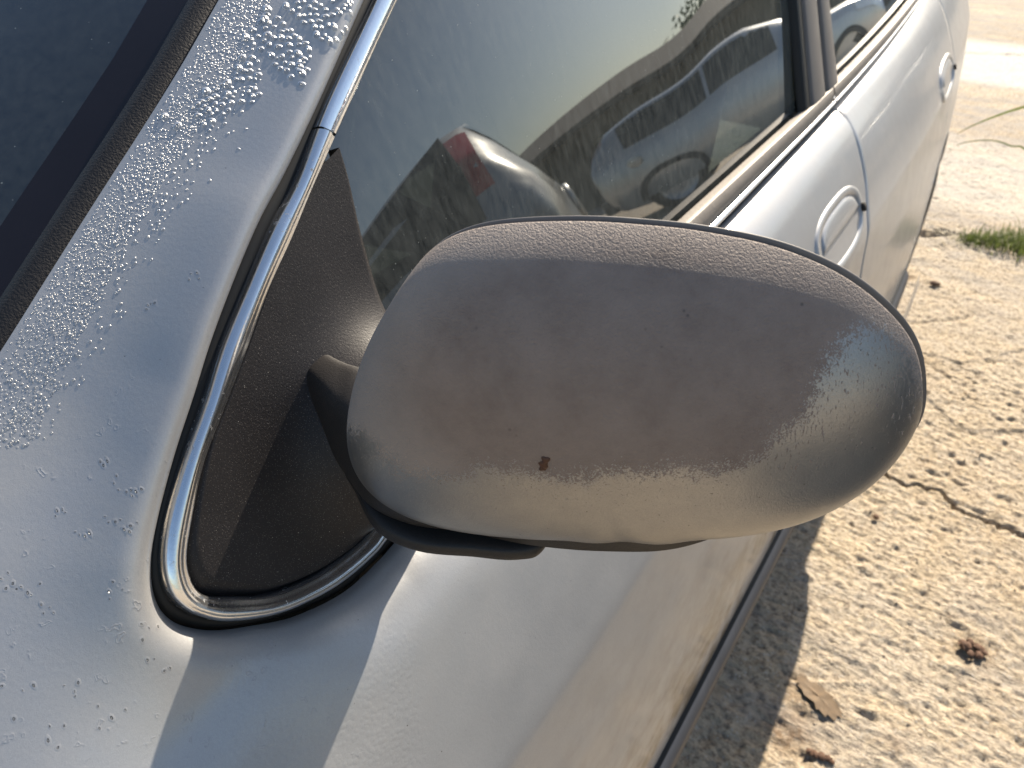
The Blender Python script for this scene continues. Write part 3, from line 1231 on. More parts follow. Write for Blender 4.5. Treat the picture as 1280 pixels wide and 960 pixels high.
# pale rounded corner of the inner door frame trim just behind the sail
c0 = on_glass(447, 262, -.05)
a = np.linspace(0, 2 * math.pi, 20, endpoint=False)
rings = []
for h, r in ((-.035, .010), (-.025, .022), (0, .027), (.02, .024), (.03, .010)):
    rings.append([tuple(c0 + np.array([h * .6, r * math.cos(k) * .8 + h * .4, r * math.sin(k) * .75])) for k in a])
under(MB().grid(np.array(rings), cv=True).build('inner_trim_knob', M['pale']))

# ------------------------------------------------------------------ door mirror
sail_l = np.array([p for p in curI[iJ + 16:921:3]])
re_px = [(426, 184), (437, 222), (450, 280), (464, 335), (478, 395), (492, 455), (505, 520), (512, 580), (505, 625)]
sail_r = spline([on_glass(*p) for p in re_px], len(sail_l))
v = np.linspace(0, 1, 50)
P = sail_l[:, None] * (1 - v)[None, :, None] + sail_r[:, None] * v[None, :, None]
bx = proj(P.reshape(-1, 3)).reshape(*P.shape[:2], 2)
bulge = .068 * np.exp(-(((bx[..., 0] - 476) / 64) ** 2 + ((bx[..., 1] - 535) / 90) ** 2))
edge = np.minimum(v, .0 + 1)[None, :]
h = -.0012 + bulge * ss(v, 0, .35)[None, :]
h = h - .006 * (1 - ss(v, 0, .04))[None, :]
P = P + GN * h[..., None]
# rounded free edge at the rear of the sail
e1 = P[:, -1:] - GN * .004 + np.array([0, .0015, 0])
e2 = P[:, -1:] - GN * .010
P = np.concatenate([P, e1, e2], 1)
sail = under(grid_obj('mirror_sail', P, M['plastic'], flip=True))
tag(sail, 'dusty black plastic triangle carrying the mirror')

CC = ORG + np.array([-.0872, .25, -.1917])
RC = np.array([.1296, .1423, .1441, .1196, .0957, .0798, .0733, .0678, .0674, .0713, .0747, .0837, .097, .1036, .0997, .0937, .0874, .0806, .0758, .0717, .0698, .0696, .0725, .0782, .0884, .102, .1119, .1186])
SW, TI, DD = .45, .10, .060
E1 = np.array([math.cos(SW), math.sin(SW), 0])
E2 = np.array([0, -math.sin(TI), math.cos(TI)])
NF = np.array([0, -math.cos(.36), -math.sin(.36)])
BK = np.array([0, 1.0, 0])


def cap_R(thv):
    K = len(RC)
    c = np.fft.rfft(RC) / K
    return np.real(c[0]) + sum(2 * np.real(c[k] * np.exp(1j * k * (thv + np.pi))) for k in range(1, K // 2))


def cap_pts(rho, thv, D=DD, pw=3.0):
    Rr = cap_R(thv)
    f = np.sqrt(np.maximum(0, 1 - rho ** pw))
    return CC + rho[:, None, None] * (Rr * np.cos(thv))[None, :, None] * E1 + rho[:, None, None] * (Rr * np.sin(thv))[None, :, None] * E2 + (D * f)[:, None, None] * NF


NTH, NR = 320, 130
thv = np.linspace(-np.pi, np.pi, NTH, endpoint=False)
rho = np.sin(np.linspace(0.012, np.pi / 2, NR))
CP = cap_pts(rho, thv)
# rim shell: cap edge, then gap line, then housing lip behind it
RIMC = CP[-1]


def rim_loop(scale, back):
    Rr = cap_R(thv) + scale
    return CC + (Rr * np.cos(thv))[:, None] * E1 + (Rr * np.sin(thv))[:, None] * E2 + BK * back


mirror = empty('door_mirror')
under(mirror)
mirror.location = (0, 0, 0)
mirror.location = -CAR_INV
cap_o = grid_obj('mirror_cap', np.concatenate([CP, rim_loop(-.0012, .002)[None], rim_loop(-.004, .003)[None]], 0), M['cap'], cv=True)
cap_o.parent = mirror
V = np.array([v.co[:] for v in cap_o.data.vertices])
# close the pole
bmx = bmesh.new()
bmx.from_mesh(cap_o.data)
bmx.verts.ensure_lookup_table()
bmx.faces.new([bmx.verts[i] for i in range(NTH)][::-1]).smooth = True
bmesh.ops.recalc_face_normals(bmx, faces=bmx.faces)
bmx.to_mesh(cap_o.data)
bmx.free()
tag(cap_o, 'chalky brown-grey mirror cap with peeled silver rim')
PEEL = np.array([(380, 520), (455, 548), (478, 575), (510, 592), (545, 600), (600, 590), (660, 594), (720, 596), (790, 588), (860, 586), (925, 584), (950, 568), (965, 545), (1000, 520), (1022, 485), (1035, 448), (1060, 418), (1092, 404), (1120, 425), (1142, 462), (1160, 500), (1240, 520)], float)
pp = proj(V)


def sdist(p, line):
    best = np.full(len(p), 1e9)
    sg = np.zeros(len(p))
    for a, b_ in zip(line[:-1], line[1:]):
        ab = b_ - a
        t = np.clip(((p - a) @ ab) / (ab @ ab), 0, 1)
        q = a + t[:, None] * ab
        d = np.hypot(*(p - q).T)
        s = ab[0] * (p[:, 1] - a[1]) - ab[1] * (p[:, 0] - a[0])
        up = d < best
        best = np.where(up, d, best)
        sg = np.where(up, np.where(s < 0, 1, -1), sg)
    return best * sg


pd = np.clip(sdist(pp, PEEL), -200, 200)
at = cap_o.data.attributes.new('peel', 'FLOAT', 'POINT')
at.data.foreach_set('value', pd.astype(np.float32))
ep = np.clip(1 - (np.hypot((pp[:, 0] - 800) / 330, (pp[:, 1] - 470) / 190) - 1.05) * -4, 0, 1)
at = cap_o.data.attributes.new('streak', 'FLOAT', 'POINT')
at.data.foreach_set('value', (ss(pp[:, 0], 900, 980) * (1 - ss(pp[:, 1], 590, 640))).astype(np.float32))
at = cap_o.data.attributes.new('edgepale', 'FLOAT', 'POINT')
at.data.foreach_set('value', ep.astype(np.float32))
# housing lip and body behind the cap
loops = [rim_loop(-.0045, .0020), rim_loop(-.0025, .0034), rim_loop(.0000, .0034), rim_loop(.0006, .0042), rim_loop(.0000, .0056), rim_loop(-.009, .018), rim_loop(-.013, .020), rim_loop(-.015, .014)]
L = np.array(loops)
# lower lip hangs a little below the cap
low = ss(-np.sin(thv), .35, 1.0)
L[2:5, :, 2] -= (.0040 * low)[None]
hs = grid_obj('mirror_housing', L, M['pillar'], cv=True)
hs.parent = mirror
gr = np.array([rim_loop(-.0152, .0145)] + [CC + (s_ * cap_R(thv) * np.cos(thv))[:, None] * E1 + (s_ * cap_R(thv) * np.sin(thv))[:, None] * E2 + BK * .0145 for s_ in (.6, .02)])
mg = grid_obj('mirror_glass', gr, M['mirror'], cv=True)
mg.parent = mirror
# base arm: from the sail out under the inner end of the cap
def loft(secs, per=8, nseg=36):
    C_ = crspline([np.r_[s] for s in secs], per)
    return C_


def superring(c, a1, a2, r1, r2, e=.55, n=40):
    k = np.linspace(0, 2 * math.pi, n, endpoint=False)
    cs, sn = np.cos(k), np.sin(k)
    return c + (r1 * np.sign(cs) * np.abs(cs) ** e)[:, None] * a1 + (r2 * np.sign(sn) * np.abs(sn) ** e)[:, None] * a2


arm_dir = np.array([.74, .66, -.02])
arm_dir /= np.linalg.norm(arm_dir)
fr_n = np.array([-.66, .74, 0])
fr_n /= np.linalg.norm(fr_n)
secs = []
#            along-arm centre (x, y, z rel)      half depth, half height
for c, r1, r2 in (((-.290, .222, -.260), .020, .022), ((-.262, .212, -.2575), .022, .0245), ((-.240, .204, -.255), .026, .0265), ((-.218, .198, -.2515), .031, .0285), ((-.194, .202, -.250), .035, .0275), ((-.170, .214, -.251), .035, .0255), ((-.155, .222, -.251), .035, .0235), ((-.145, .227, -.251), .032, .019), ((-.140, .230, -.251), .025, .012)):
    secs.append(superring(np.array([c[0], c[1], Zr + c[2]]), -fr_n, np.array([0, 0, 1.0]), r1, r2))
secs = np.array(secs)
SM = np.stack([crspline(secs[:, k], 6) for k in range(secs.shape[1])], 1)
tip = SM[-1].mean(0)
SM = np.concatenate([SM, (SM[-1] * .5 + tip * .5)[None], np.repeat(tip[None, None], SM.shape[1], 1)], 0)
arm = grid_obj('mirror_arm', SM, M['plastic_clean'], cv=True)
arm.parent = mirror
secs = []
for c, r1 in (((-.262, .212), .014), ((-.238, .204), .022), ((-.216, .1965), .0315), ((-.194, .201), .0362), ((-.170, .213), .0365), ((-.158, .219), .0368), ((-.150, .2235), .036), ((-.144, .227), .034), ((-.139, .2295), .028), ((-.136, .231), .020)):
    k_ = len(secs)
    zc = -.2795 + .0012 * (k_ - 2) / 5
    secs.append(superring(np.array([c[0], c[1], Zr + zc]), -fr_n, np.array([0, 0, 1.0]), r1, .0055 if k_ < 8 else .0035, .45))
secs = np.array(secs)
SM = np.stack([crspline(secs[:, k], 6) for k in range(secs.shape[1])], 1)
tip = SM[-1].mean(0)
SM = np.concatenate([SM, np.repeat(tip[None, None], SM.shape[1], 1)], 0)
armp = grid_obj('arm_base_plate', SM, M['plastic_clean'], cv=True)
armp.parent = mirror
# dark skirt of the housing showing under the cap
sel = np.where((thv > -2.75) & (thv < -.38))[0]
dcen = CC + NF * DD * .6
sk = []
for q_, ti_ in enumerate(sel):
    col_ = CP[:, ti_]
    px_ = proj(col_)
    v0 = px_ - np.array([800., 478.])
    ic = int(np.argmax(np.hypot(v0[:, 0], v0[:, 1])))
    c = col_[ic]
    n_ = c - dcen
    n_[0] *= .35
    n_[1] *= .15
    n_ /= np.linalg.norm(n_)
    u_ = q_ / (len(sel) - 1)
    w_ = min(1, u_ / .18) * float(ss(np.array(1 - u_), 0, .40))
    bk = np.array([0, 1.0, 0])
    sk.append([c - n_ * .004 + bk * .001, c + n_ * .0006 * w_ + bk * .002, c + n_ * .0085 * w_ + bk * .003, c + n_ * .0100 * w_ + bk * .006, c + n_ * .0085 * w_ + bk * .016, c - n_ * .006 + bk * .022])
sk = np.array(sk)
skp = np.pad(sk, ((12, 12), (0, 0), (0, 0)), mode='edge')
sk = np.stack([skp[q:q + 25].mean(0) for q in range(len(sk))])
so_ = grid_obj('housing_skirt', sk, M['plastic_clean'])
so_.parent = mirror
# small brown dropping stuck on the cap
def hit_mesh(o_, x, y):
    dg = bpy.context.evaluated_depsgraph_get()
    d = Vector(ray(x, y)).normalized()
    ok, loc, nor, idx = o_.ray_cast(Vector(ORG), d)
    return (np.array(loc), np.array(nor)) if ok else None


bpy.context.view_layer.update()
db_ = MB()
for (px, py, r) in ((682, 575, .0017), (680, 580, .0019), (678, 585, .0014)):
    hm = hit_mesh(cap_o, px, py)
    if hm is None:
        print('no cap hit')
        continue
    c, n_ = hm
    if n_[1] > 0:
        n_ = -n_
    t1 = np.cross(n_, [0, 0, 1.0])
    t1 /= np.linalg.norm(t1)
    t2 = np.cross(n_, t1)
    k = np.linspace(0, 2 * math.pi, 12, endpoint=False)
    rr = r * (1 + .25 * np.sin(3 * k + px))
    rings = np.array([c + (f * rr * np.cos(k))[:, None] * t1 + (f * 1.3 * rr * np.sin(k))[:, None] * t2 + n_ * g * r for f, g in ((1, -.05), (.8, .25), (.4, .4), (.02, .45))])
    db_.grid(rings, cv=True)
if db_.V:
    d_ = db_.build('dirt_spot', M['bird'])
    d_.parent = mirror

# ------------------------------------------------------------------ door handles
def dpt(Y, Z, off=0.0):
    P = to_surf(np.array([[float(Sx(np.array(Z - Zr)) + plan(Y)), Y, Z]]))[0]
    n_ = normals(P[None])[0]
    return P + n_ * off


def handle(cx, cy, hl, hh):
    c = hit_body(cx, cy)
    Yc, Zc = c[1], c[2]
    print('handle', c.round(3))
    k = np.linspace(0, 2 * math.pi, 48, endpoint=False)
    cs = np.sign(np.cos(k)) * np.abs(np.cos(k)) ** .75
    sn = np.sign(np.sin(k)) * np.abs(np.sin(k)) ** .75

    def loop(s1, s2, off, dz=0.0):
        return np.array([dpt(Yc + hl * s1 * a, Zc + dz + hh * s2 * b_, off) for a, b_ in zip(cs, sn)])

    sur = np.array([loop(1.03, 1.05, -.002), loop(1.0, 1.0, .0018), loop(.96, .94, .0026), loop(.87, .80, .0022), loop(.84, .75, -.001)])
    ho = under(grid_obj('door_handle', sur, M['paint'], cv=True, flip=True))
    cup = np.array([loop(.85, .76, -.0008), loop(.82, .70, -.014), loop(.68, .57, -.030), loop(.02, .02, -.034)])
    c_ = grid_obj('handle_recess', cup, M['paint'], cv=True, flip=True)
    c_.parent = ho
    # pull flap: upper half of the oval, standing proud
    u = np.linspace(-1, 1, 30)
    rows = []
    for v_, off in ((.84, -.004), (.80, .0008), (.55, .0022), (.10, .0028), (.04, .0020), (.02, -.024)):
        rows.append([dpt(Yc + hl * .80 * a, Zc + hh * (v_ if v_ < .12 else v_ * math.sqrt(max(0, 1 - abs(a) ** 3)) + .0), off) for a in u])
    f_ = grid_obj('handle_flap', np.array(rows), M['paint'])
    f_.parent = ho
    lk = MB()
    q = dpt(Yc + hl * .93, Zc - hh * .1, .005)
    n_ = normals(q[None])[0]
    lk.tube(np.array([q - n_ * .004, q + n_ * .0015]), .006, 14)
    l_ = lk.build('lock_barrel', M['dark'])
    l_.parent = ho
    return ho


handle(1052, 290, .100, .036)
handle(1185, 98, .105, .034)

# ------------------------------------------------------------------ dew
_t = (1 + 5 ** .5) / 2
def drop_mesh(c, n_, r, h, ax, el):
    t1 = ax - n_ * (ax @ n_)
    t1 /= np.linalg.norm(t1)
    t2 = np.cross(n_, t1)
    k = np.linspace(0, 2 * math.pi, 9, endpoint=False)
    ph = RNG.uniform(0, 6.28)
    rr = r * (1 + .14 * np.sin(2 * k + ph) + .08 * np.sin(3 * k + 2 * ph))
    rings = [(1.0, -.03), (.93, .45), (.70, .80), (.36, .97)]
    V_ = np.array([c + (f * rr * el * np.cos(k))[:, None] * t1 + (f * rr * np.sin(k))[:, None] * t2 + n_ * g * h for f, g in rings]).reshape(-1, 3)
    V_ = np.vstack([V_, c + n_ * h])
    F_ = [tuple(x) for x in grid_faces(4, 9, cv=True)]
    F_ += [(27 + i, 27 + (i + 1) % 9, 36) for i in range(9)]
    return V_, F_


# skin lookup: nearest built skin vertex instead of the implicit sheet (rolled edges included)
def skin_hit(x, y):
    return hit_mesh(body, x, y)


dew = MB()
dew_c = []


def add_drops(n, sampler, rlo, rhi, flat, el, min_gap):
    made = 0
    tries = 0
    while made < n and tries < n * 8:
        tries += 1
        x, y = sampler()
        r = RNG.uniform(rlo, rhi)
        ok = True
        for (a, b_, s_) in dew_c[-500:]:
            if abs(a - x) < 14 and abs(b_ - y) < 14 and math.hypot(a - x, b_ - y) < (r + s_) * min_gap:
                ok = False
                break
        if not ok:
            continue
        # body is parented under the car root: cast in its local frame (= world)
        hm = skin_hit(x, y)
        if hm is None:
            continue
        c, n_ = hm
        if n_ @ (ORG - c) < 0:
            n_ = -n_
        px_m = np.linalg.norm(c - ORG) / FPX
        R_ = r * px_m
        V_, F_ = drop_mesh(c, n_, R_, R_ * flat * RNG.uniform(.8, 1.2), np.array([.55, -.2, -.45]), RNG.uniform(1.0, el))
        dew.add(V_, F_)
        dew_c.append((x, y, r))
        made += 1


wl = np.array(WS_PX, float)


def edge_x(y):
    return np.interp(y, wl[:, 1], wl[:, 0]) - .62 * max(0.0, y - 425)


def s_fine():
    y = RNG.uniform(-5, 560) if RNG.uniform() < .8 else RNG.uniform(-5, 430)
    w = np.interp(y, [0, 100, 200, 300, 430, 560], [62, 66, 62, 66, 84, 104])
    return edge_x(y) + 6 + w * RNG.uniform(0, 1) ** .9, y


def s_mid():
    y = RNG.uniform(60, 560)
    c = np.interp(y, [60, 130, 220, 300, 400, 480, 560], [318, 276, 216, 160, 96, 44, 4])
    return c + RNG.normal(0, np.interp(y, [60, 300], [20, 26])), y


def cluster(cx, cy, sx, sy, rot=0.0):
    def f():
        a, b_ = RNG.normal(0, 1, 2)
        a, b_ = np.clip([a, b_], -1.7, 1.7)
        return cx + a * sx * math.cos(rot) - b_ * sy * math.sin(rot), cy + a * sx * math.sin(rot) + b_ * sy * math.cos(rot)
    return f


add_drops(70, cluster(350, 56, 22, 13, .75), 2.6, 5.0, .36, 1.45, .98)
add_drops(34, cluster(395, 22, 22, 9, .75), 2.6, 4.6, .36, 1.45, .98)
add_drops(12, cluster(430, 6, 8, 7, .8), 2.4, 4.2, .40, 1.5, .8)
add_drops(26, cluster(270, 130, 16, 9, -.6), 2.4, 4.6, .36, 1.4, .98)
add_drops(9, cluster(316, 112, 4, 13, 0), 3.0, 4.6, .35, 1.4, .8)
add_drops(8, cluster(305, 86, 6, 8, 0), 3.0, 4.6, .35, 1.4, .8)
add_drops(5, cluster(378, 90, 5, 8, -.5), 3.5, 5.5, .22, 1.6, .7)
for p in ((331, 24), (334, 12), (320, 44), (258, 115), (284, 105), (284, 117), (241, 134), (222, 158), (206, 146)):
    add_drops(1, lambda p=p: p, 4.6, 5.6, .40, 1.15, .5)
add_drops(420, s_mid, 1.0, 2.3, .30, 1.3, 1.02)
add_drops(2700, s_fine, .75, 1.5, .25, 1.25, 1.0)
dew_main = dew
dew = MB()
# larger flattened leftovers scattered on the wing
for cl in ((243, 350, 5, 5), (190, 382, 4, 4), (130, 575, 5, 4), (150, 605, 7, 6), (170, 615, 4, 4), (73, 640, 5, 5), (100, 668, 7, 9), (140, 650, 6, 4), (165, 660, 8, 4), (140, 735, 8, 8), (55, 760, 13, 14), (40, 740, 8, 6), (185, 790, 8, 6), (195, 835, 13, 8), (85, 855, 12, 9), (140, 890, 14, 12), (60, 930, 18, 14), (25, 870, 16, 18), (10, 720, 6, 12)):
    add_drops(4, cluster(*cl), 1.5, 3.4, .045, 1.9, .9)
mkd = under(dew.build('dried_water_marks', M['paint']))
tag(mkd, 'dried flattened water marks on the wing', kind='stuff')
dew = dew_main
dw = dew.build('dew_droplets', M['water'])
under(dw)
tag(dw, 'beads of dew on the pillar and wing', kind='stuff')
print('drops', len(dew_c))

# ------------------------------------------------------------------ ground
def axis(segs):
    out = [np.linspace(a, b_, n, endpoint=False) for a, b_, n in segs]
    return np.concatenate(out + [[segs[-1][1]]])


gx = axis([(-120, -8, 14), (-8, -1, 14), (-1, -.30, 60), (-.30, 1.0, 330), (1.0, 3, 70), (3, 12, 30), (12, 120, 14)])
gy = axis([(-60, -2, 10), (-2, .35, 30), (.35, 2.2, 430), (2.2, 4.2, 230), (4.2, 9, 150), (9, 20, 40), (20, 200, 20)])
GXm, GYm = np.meshgrid(gx, gy, indexing='ij')


def vnoise(x, y, seed):
    r = np.random.default_rng(seed)
    tab = r.random((256, 256))
    xi = np.floor(x).astype(int)
    yi = np.floor(y).astype(int)
    fx = x - xi
    fy = y - yi
    fx = fx * fx * (3 - 2 * fx)
    fy = fy * fy * (3 - 2 * fy)
    g = lambda a, b_: tab[a % 256, b_ % 256]
    return (g(xi, yi) * (1 - fx) + g(xi + 1, yi) * fx) * (1 - fy) + (g(xi, yi + 1) * (1 - fx) + g(xi + 1, yi + 1) * fx) * fy


near = (1 - ss(np.abs(GXm - .3), 1.2, 3)) * (1 - ss(GYm, 5, 9)) * ss(GYm, -.5, .3)
H = np.zeros_like(GXm)
for f, a, s in ((6, .004, 1), (14, .004, 2), (38, .0026, 3), (76, .0040, 4), (125, .0052, 5)):
    H += a * (vnoise(GXm * f * .75 + 40, GYm * f * 1.15 + 40, s) - .5)
pit = vnoise(GXm * 40 + 9, GYm * 52 + 3, 9)
H -= .0045 * ss(pit, .78, .92)
H *= near


def crack(line, width, depth, jit, seed):
    pts = np.array([on_ground(*p)[:2] for p in line])
    pts = spline(pts, 120)
    r = np.random.default_rng(seed)
    ph = np.linspace(0, 1, 120)
    t = np.gradient(pts, axis=0)
    nrm = np.stack([-t[:, 1], t[:, 0]], 1)
    nrm /= np.linalg.norm(nrm, axis=1)[:, None] + 1e-9
    off = np.interp(ph, np.linspace(0, 1, 26), r.normal(0, jit, 26)) + np.interp(ph, np.linspace(0, 1, 70), r.normal(0, jit * .4, 70))
    pts = pts + nrm * off[:, None]
    d = np.full(GXm.shape, 9.0)
    lo = pts.min(0) - .1
    hi = pts.max(0) + .1
    sel = (GXm > lo[0]) & (GXm < hi[0]) & (GYm > lo[1]) & (GYm < hi[1])
    q = np.stack([GXm[sel], GYm[sel]], 1)
    best = np.full(len(q), 9.0)
    wv = np.interp(ph, np.linspace(0, 1, 20), width * r.uniform(.35, 1.35, 20))
    for i, p in enumerate(pts):
        best = np.minimum(best, np.hypot(q[:, 0] - p[0], q[:, 1] - p[1]) / wv[i])
    d[sel] = best
    return -depth * (1 - ss(d, .75, 1.1))


H += crack([(1060, 570), (1118, 599), (1150, 607), (1188, 628), (1203, 640), (1240, 652), (1285, 672), (1400, 715)], .0060, .034, .006, 3)
H += crack([(1120, 402), (1160, 402), (1195, 400), (1222, 390)], .006, .006, .004, 4)  # shallow groove along a thin dark line
H += crack([(1140, 440), (1165, 458), (1190, 474), (1216, 489)], .006, .005, .004, 5)  # carved groove stands in for a thin cast shadow on the slab
H += crack([(1235, 452), (1262, 455), (1300, 460)], .005, .007, .004, 6)
H += crack([(1120, 290), (1190, 293), (1240, 306), (1330, 322)], .022, .02, .010, 8)
H += crack([(1195, 66), (1240, 68), (1330, 70)], .018, .016, .008, 10)
P = np.stack([GXm, GYm, H], -1)
ground = grid_obj('ground', P, M['ground'])
tag(ground, 'rough weathered beige concrete yard with cracks', kind='structure')


def gattr(name, val):
    a_ = ground.data.attributes.new(name, 'FLOAT', 'POINT')
    a_.data.foreach_set('value', val.astype(np.float32).ravel())


def gblob(x, y, rx, ry):
    c = on_ground(x, y)
    return np.exp(-(((GXm - c[0]) / rx) ** 2 + ((GYm - c[1]) / ry) ** 2))


wob = .6 + .8 * vnoise(GXm * 40, GYm * 40, 20)
stn = np.zeros_like(GXm)
for (x, y, rx, ry, k_) in ((1012, 872, .045, .028, .9), (990, 905, .05, .03, .8), (985, 925, .03, .03, .8), (1005, 842, .02, .02, .5), (1213, 815, .04, .03, .7), (1095, 645, .012, .012, 1.0), (1120, 930, .02, .015, .6), (1130, 345, .03, .03, .9)):
    stn += k_ * gblob(x, y, rx, ry)
gattr('stain', np.clip(stn * wob, 0, 1))
gattr('greywash', np.clip(ss(GYm, 1.9, 3.2) * .9 + .5 * ss(vnoise(GXm * 2 + 3, GYm * 2 + 7, 31), .55, .8), 0, 1))
pale = ss(GYm, 5.1, 5.25) * (1 - ss(GYm, 6.1, 6.3)) * .9 + ss(GYm, 3.2, 3.4) * (1 - ss(GYm, 4.0, 4.3)) * .5
gattr('pale', np.clip(pale, 0, 1))

# ------------------------------------------------------------------ plants and litter
def blade(mbx, base, tipv, w, droop, n=7):
    t = np.linspace(0, 1, n)[:, None]
    base = np.asarray(base, float)
    tipv = np.asarray(tipv, float)
    mid = (base + tipv) / 2 + np.array([0, 0, droop])
    c = (1 - t) ** 2 * base + 2 * t * (1 - t) * mid + t ** 2 * tipv
    d = tipv - base
    s = np.cross(d, [0, 0, 1.0])
    if np.linalg.norm(s) < 1e-6:
        s = np.array([1.0, 0, 0])
    s /= np.linalg.norm(s)
    ww = w * (1 - t ** 2) * (.5 + .5 * np.minimum(1, t * 5))
    fold = np.array([0, 0, 1.0]) * ww * .35
    mbx.grid(np.stack([c - s * ww, c - fold * .8, c + s * ww], 1))


g0 = on_ground(1205, 300)
g1 = on_ground(1300, 308)
tuft_specs = []
tuft = MB()
for i in range(900):
    u = RNG.uniform(0, 1)
    b_ = g0 * (1 - u) + g1 * u + np.array([RNG.normal(0, .015), RNG.normal(0, .045 * (.5 + u)), -.004])
    hgt = RNG.uniform(.015, .055) * (.6 + .6 * u)
    ang = RNG.uniform(0, 6.28)
    tp = b_ + np.array([math.cos(ang) * hgt * .9, math.sin(ang) * hgt * .9, hgt])
    blade(tuft, b_, tp, RNG.uniform(.0010, .0024), hgt * .4, 5)
to = tuft.build('grass_tuft', M['grass'])
tag(to, 'low tuft of green grass growing in the concrete joint', 'grass', kind='stuff')
dry = MB()
for i in range(260):
    u = RNG.uniform(-.35, 1)
    b_ = g0 * (1 - u) + g1 * u + np.array([RNG.normal(0, .04), RNG.normal(0, .05), .002])
    ang = RNG.uniform(0, 6.28)
    L_ = RNG.uniform(.02, .06)
    blade(dry, b_, b_ + np.array([math.cos(ang) * L_, math.sin(ang) * L_, RNG.uniform(.0, .012)]), .0012, .008, 4)
tag(dry.build('dry_grass', M['straw']), 'dry straw and dead grass matted along the concrete joint', 'dead grass', kind='stuff')
# one long blade arching in over the yard
bl = MB()
p0 = at_y(1340, 124, 2.75)
base = np.array([p0[0] + .45, 2.78, .0])
pts = spline([base, (base + p0) / 2 + np.array([.04, 0, .12]), p0, at_y(1280, 134, 2.75), at_y(1240, 147, 2.75), at_y(1205, 162, 2.75), at_y(1197, 167, 2.75)], 40)
w = .0065 * np.sin(np.linspace(.35, math.pi, 40)) ** .7
tv = np.gradient(pts, axis=0)
sd = np.cross(tv, [0.2, -1, .3])
sd /= np.linalg.norm(sd, axis=1)[:, None]
bl.grid(np.stack([pts - sd * w[:, None], pts + np.array([0, 0, -.002]), pts + sd * w[:, None]], 1))
tag(bl.build('grass_blade', M['grass']), 'single long green grass blade arching over pale concrete', 'grass blade')
bl = MB()
pts = spline([base + np.array([.02, .03, 0]), at_y(1300, 205, 2.8), at_y(1262, 182, 2.8), at_y(1236, 175, 2.8), at_y(1205, 178, 2.8), at_y(1196, 181, 2.8)], 40)
w = .0035 * np.sin(np.linspace(.35, math.pi, 40)) ** .7
tv = np.gradient(pts, axis=0)
sd = np.cross(tv, [0.2, -1, .3])
sd /= np.linalg.norm(sd, axis=1)[:, None]
bl.grid(np.stack([pts - sd * w[:, None], pts + np.array([0, 0, -.002]), pts + sd * w[:, None]], 1))
tag(bl.build('grass_blade', M['grass']), 'thin short grass blade drooping below the long blade', 'grass blade')


def clod(name, x, y, parts, m, label, cat):
    c = on_ground(x, y)
    mbx = MB()
    for (dx, dy, r) in parts:
        k1 = np.linspace(0, math.pi, 8)
        k2 = np.linspace(0, 2 * math.pi, 12, endpoint=False)
        jr = RNG.uniform(.65, 1.25, (8, 12))
        G_ = np.array([[(c[0] + dx + r * jr[i, j] * math.sin(a) * math.cos(b_), c[1] + dy + r * jr[i, j] * math.sin(a) * math.sin(b_), .002 + r * .55 + r * .6 * math.cos(a)) for j, b_ in enumerate(k2)] for i, a in enumerate(k1)])
        mbx.grid(G_, cv=True)
    return tag(mbx.build(name, m, smooth=False), label, cat)


clod('dirt_clod', 1213, 813, [(-.012, 0, .011), (.010, .008, .009), (.014, -.008, .008), (-.004, .014, .008), (.0, -.012, .007), (.022, .004, .006)], M['crumb'], 'crumbly brown dirt clod on the sunlit concrete', 'dirt clod')
clod('bark_scrap', 1018, 945, [(-.01, .0, .006), (.0, .0, .007), (.01, .003, .007), (.02, .006, .006), (.028, .004, .004)], M['crumb'], 'dark scrap of bark beside a brown stain on concrete', 'bark scrap')
clod('pebble', 1166, 357, [(0, 0, .013), (.012, .006, .009)], M['crumb'], 'dark pebble on sunlit concrete short of the grassy joint', 'pebble')
clod('pebble', 1094, 648, [(0, 0, .007)], M['crumb'], 'small dark pebble beside the wide crack', 'pebble')
lf = MB()
c = on_ground(1022, 872)
ka = np.linspace(0, 2 * math.pi, 44, endpoint=False)
lr = RNG.uniform(.82, 1.12, 44)
ax_, ay_ = np.array([.86, -.42, 0]), np.array([.42, .86, 0])
rings = []
for f in (1.0, .8, .55, .28, .04):
    row = []
    for a, q in zip(ka, lr):
        x_, y_ = math.cos(a) * .052 * f * q, math.sin(a) * .021 * f * q * (1 + .25 * math.cos(a))
        row.append(c + ax_ * x_ + ay_ * y_ + np.array([0, 0, .0045 + .0022 * math.sin(70 * x_ + 1) - .0016 * (1 - f) * abs(math.sin(a)) + .0012 * math.sin(260 * x_) * abs(math.sin(a))]))
    rings.append(row)
lf.grid(np.array(rings), cv=True)
M['dryleaf'] = simple('tan_dry_leaf', (.155, .105, .06), .75, var=.6, scale=140)
tag(lf.build('dry_leaf', M['dryleaf']), 'pale tan dry leaf lying at the edge of the car shadow', 'leaf')
gv = MB()
for i in range(420):
    x, y = RNG.uniform(.0, .75), .55 + 2.2 * RNG.uniform(0, 1) ** 1.4
    r = RNG.uniform(.0010, .0032) * (1.4 if RNG.uniform() < .1 else 1)
    V_ = np.array([(1, 0, 0), (-1, 0, 0), (0, 1, 0), (0, -1, 0), (0, 0, 1), (0, 0, -1)], float) * RNG.uniform(.6, 1.3, (6, 1)) * r
    i0 = np.argmin(abs(gx - x))
    i1 = np.argmin(abs(gy - y))
    gv.add(V_ + np.array([x, y, H[i0, i1] + r * .1]), [(0, 2, 4), (2, 1, 4), (1, 3, 4), (3, 0, 4), (2, 0, 5), (1, 2, 5), (3, 1, 5), (0, 3, 5)])
M['grit'] = simple('grit', (.34, .29, .23), .9, var=.5, scale=60)
tag(gv.build('grit', M['grit'], smooth=False), 'loose grit scattered over the concrete', 'grit', kind='stuff')

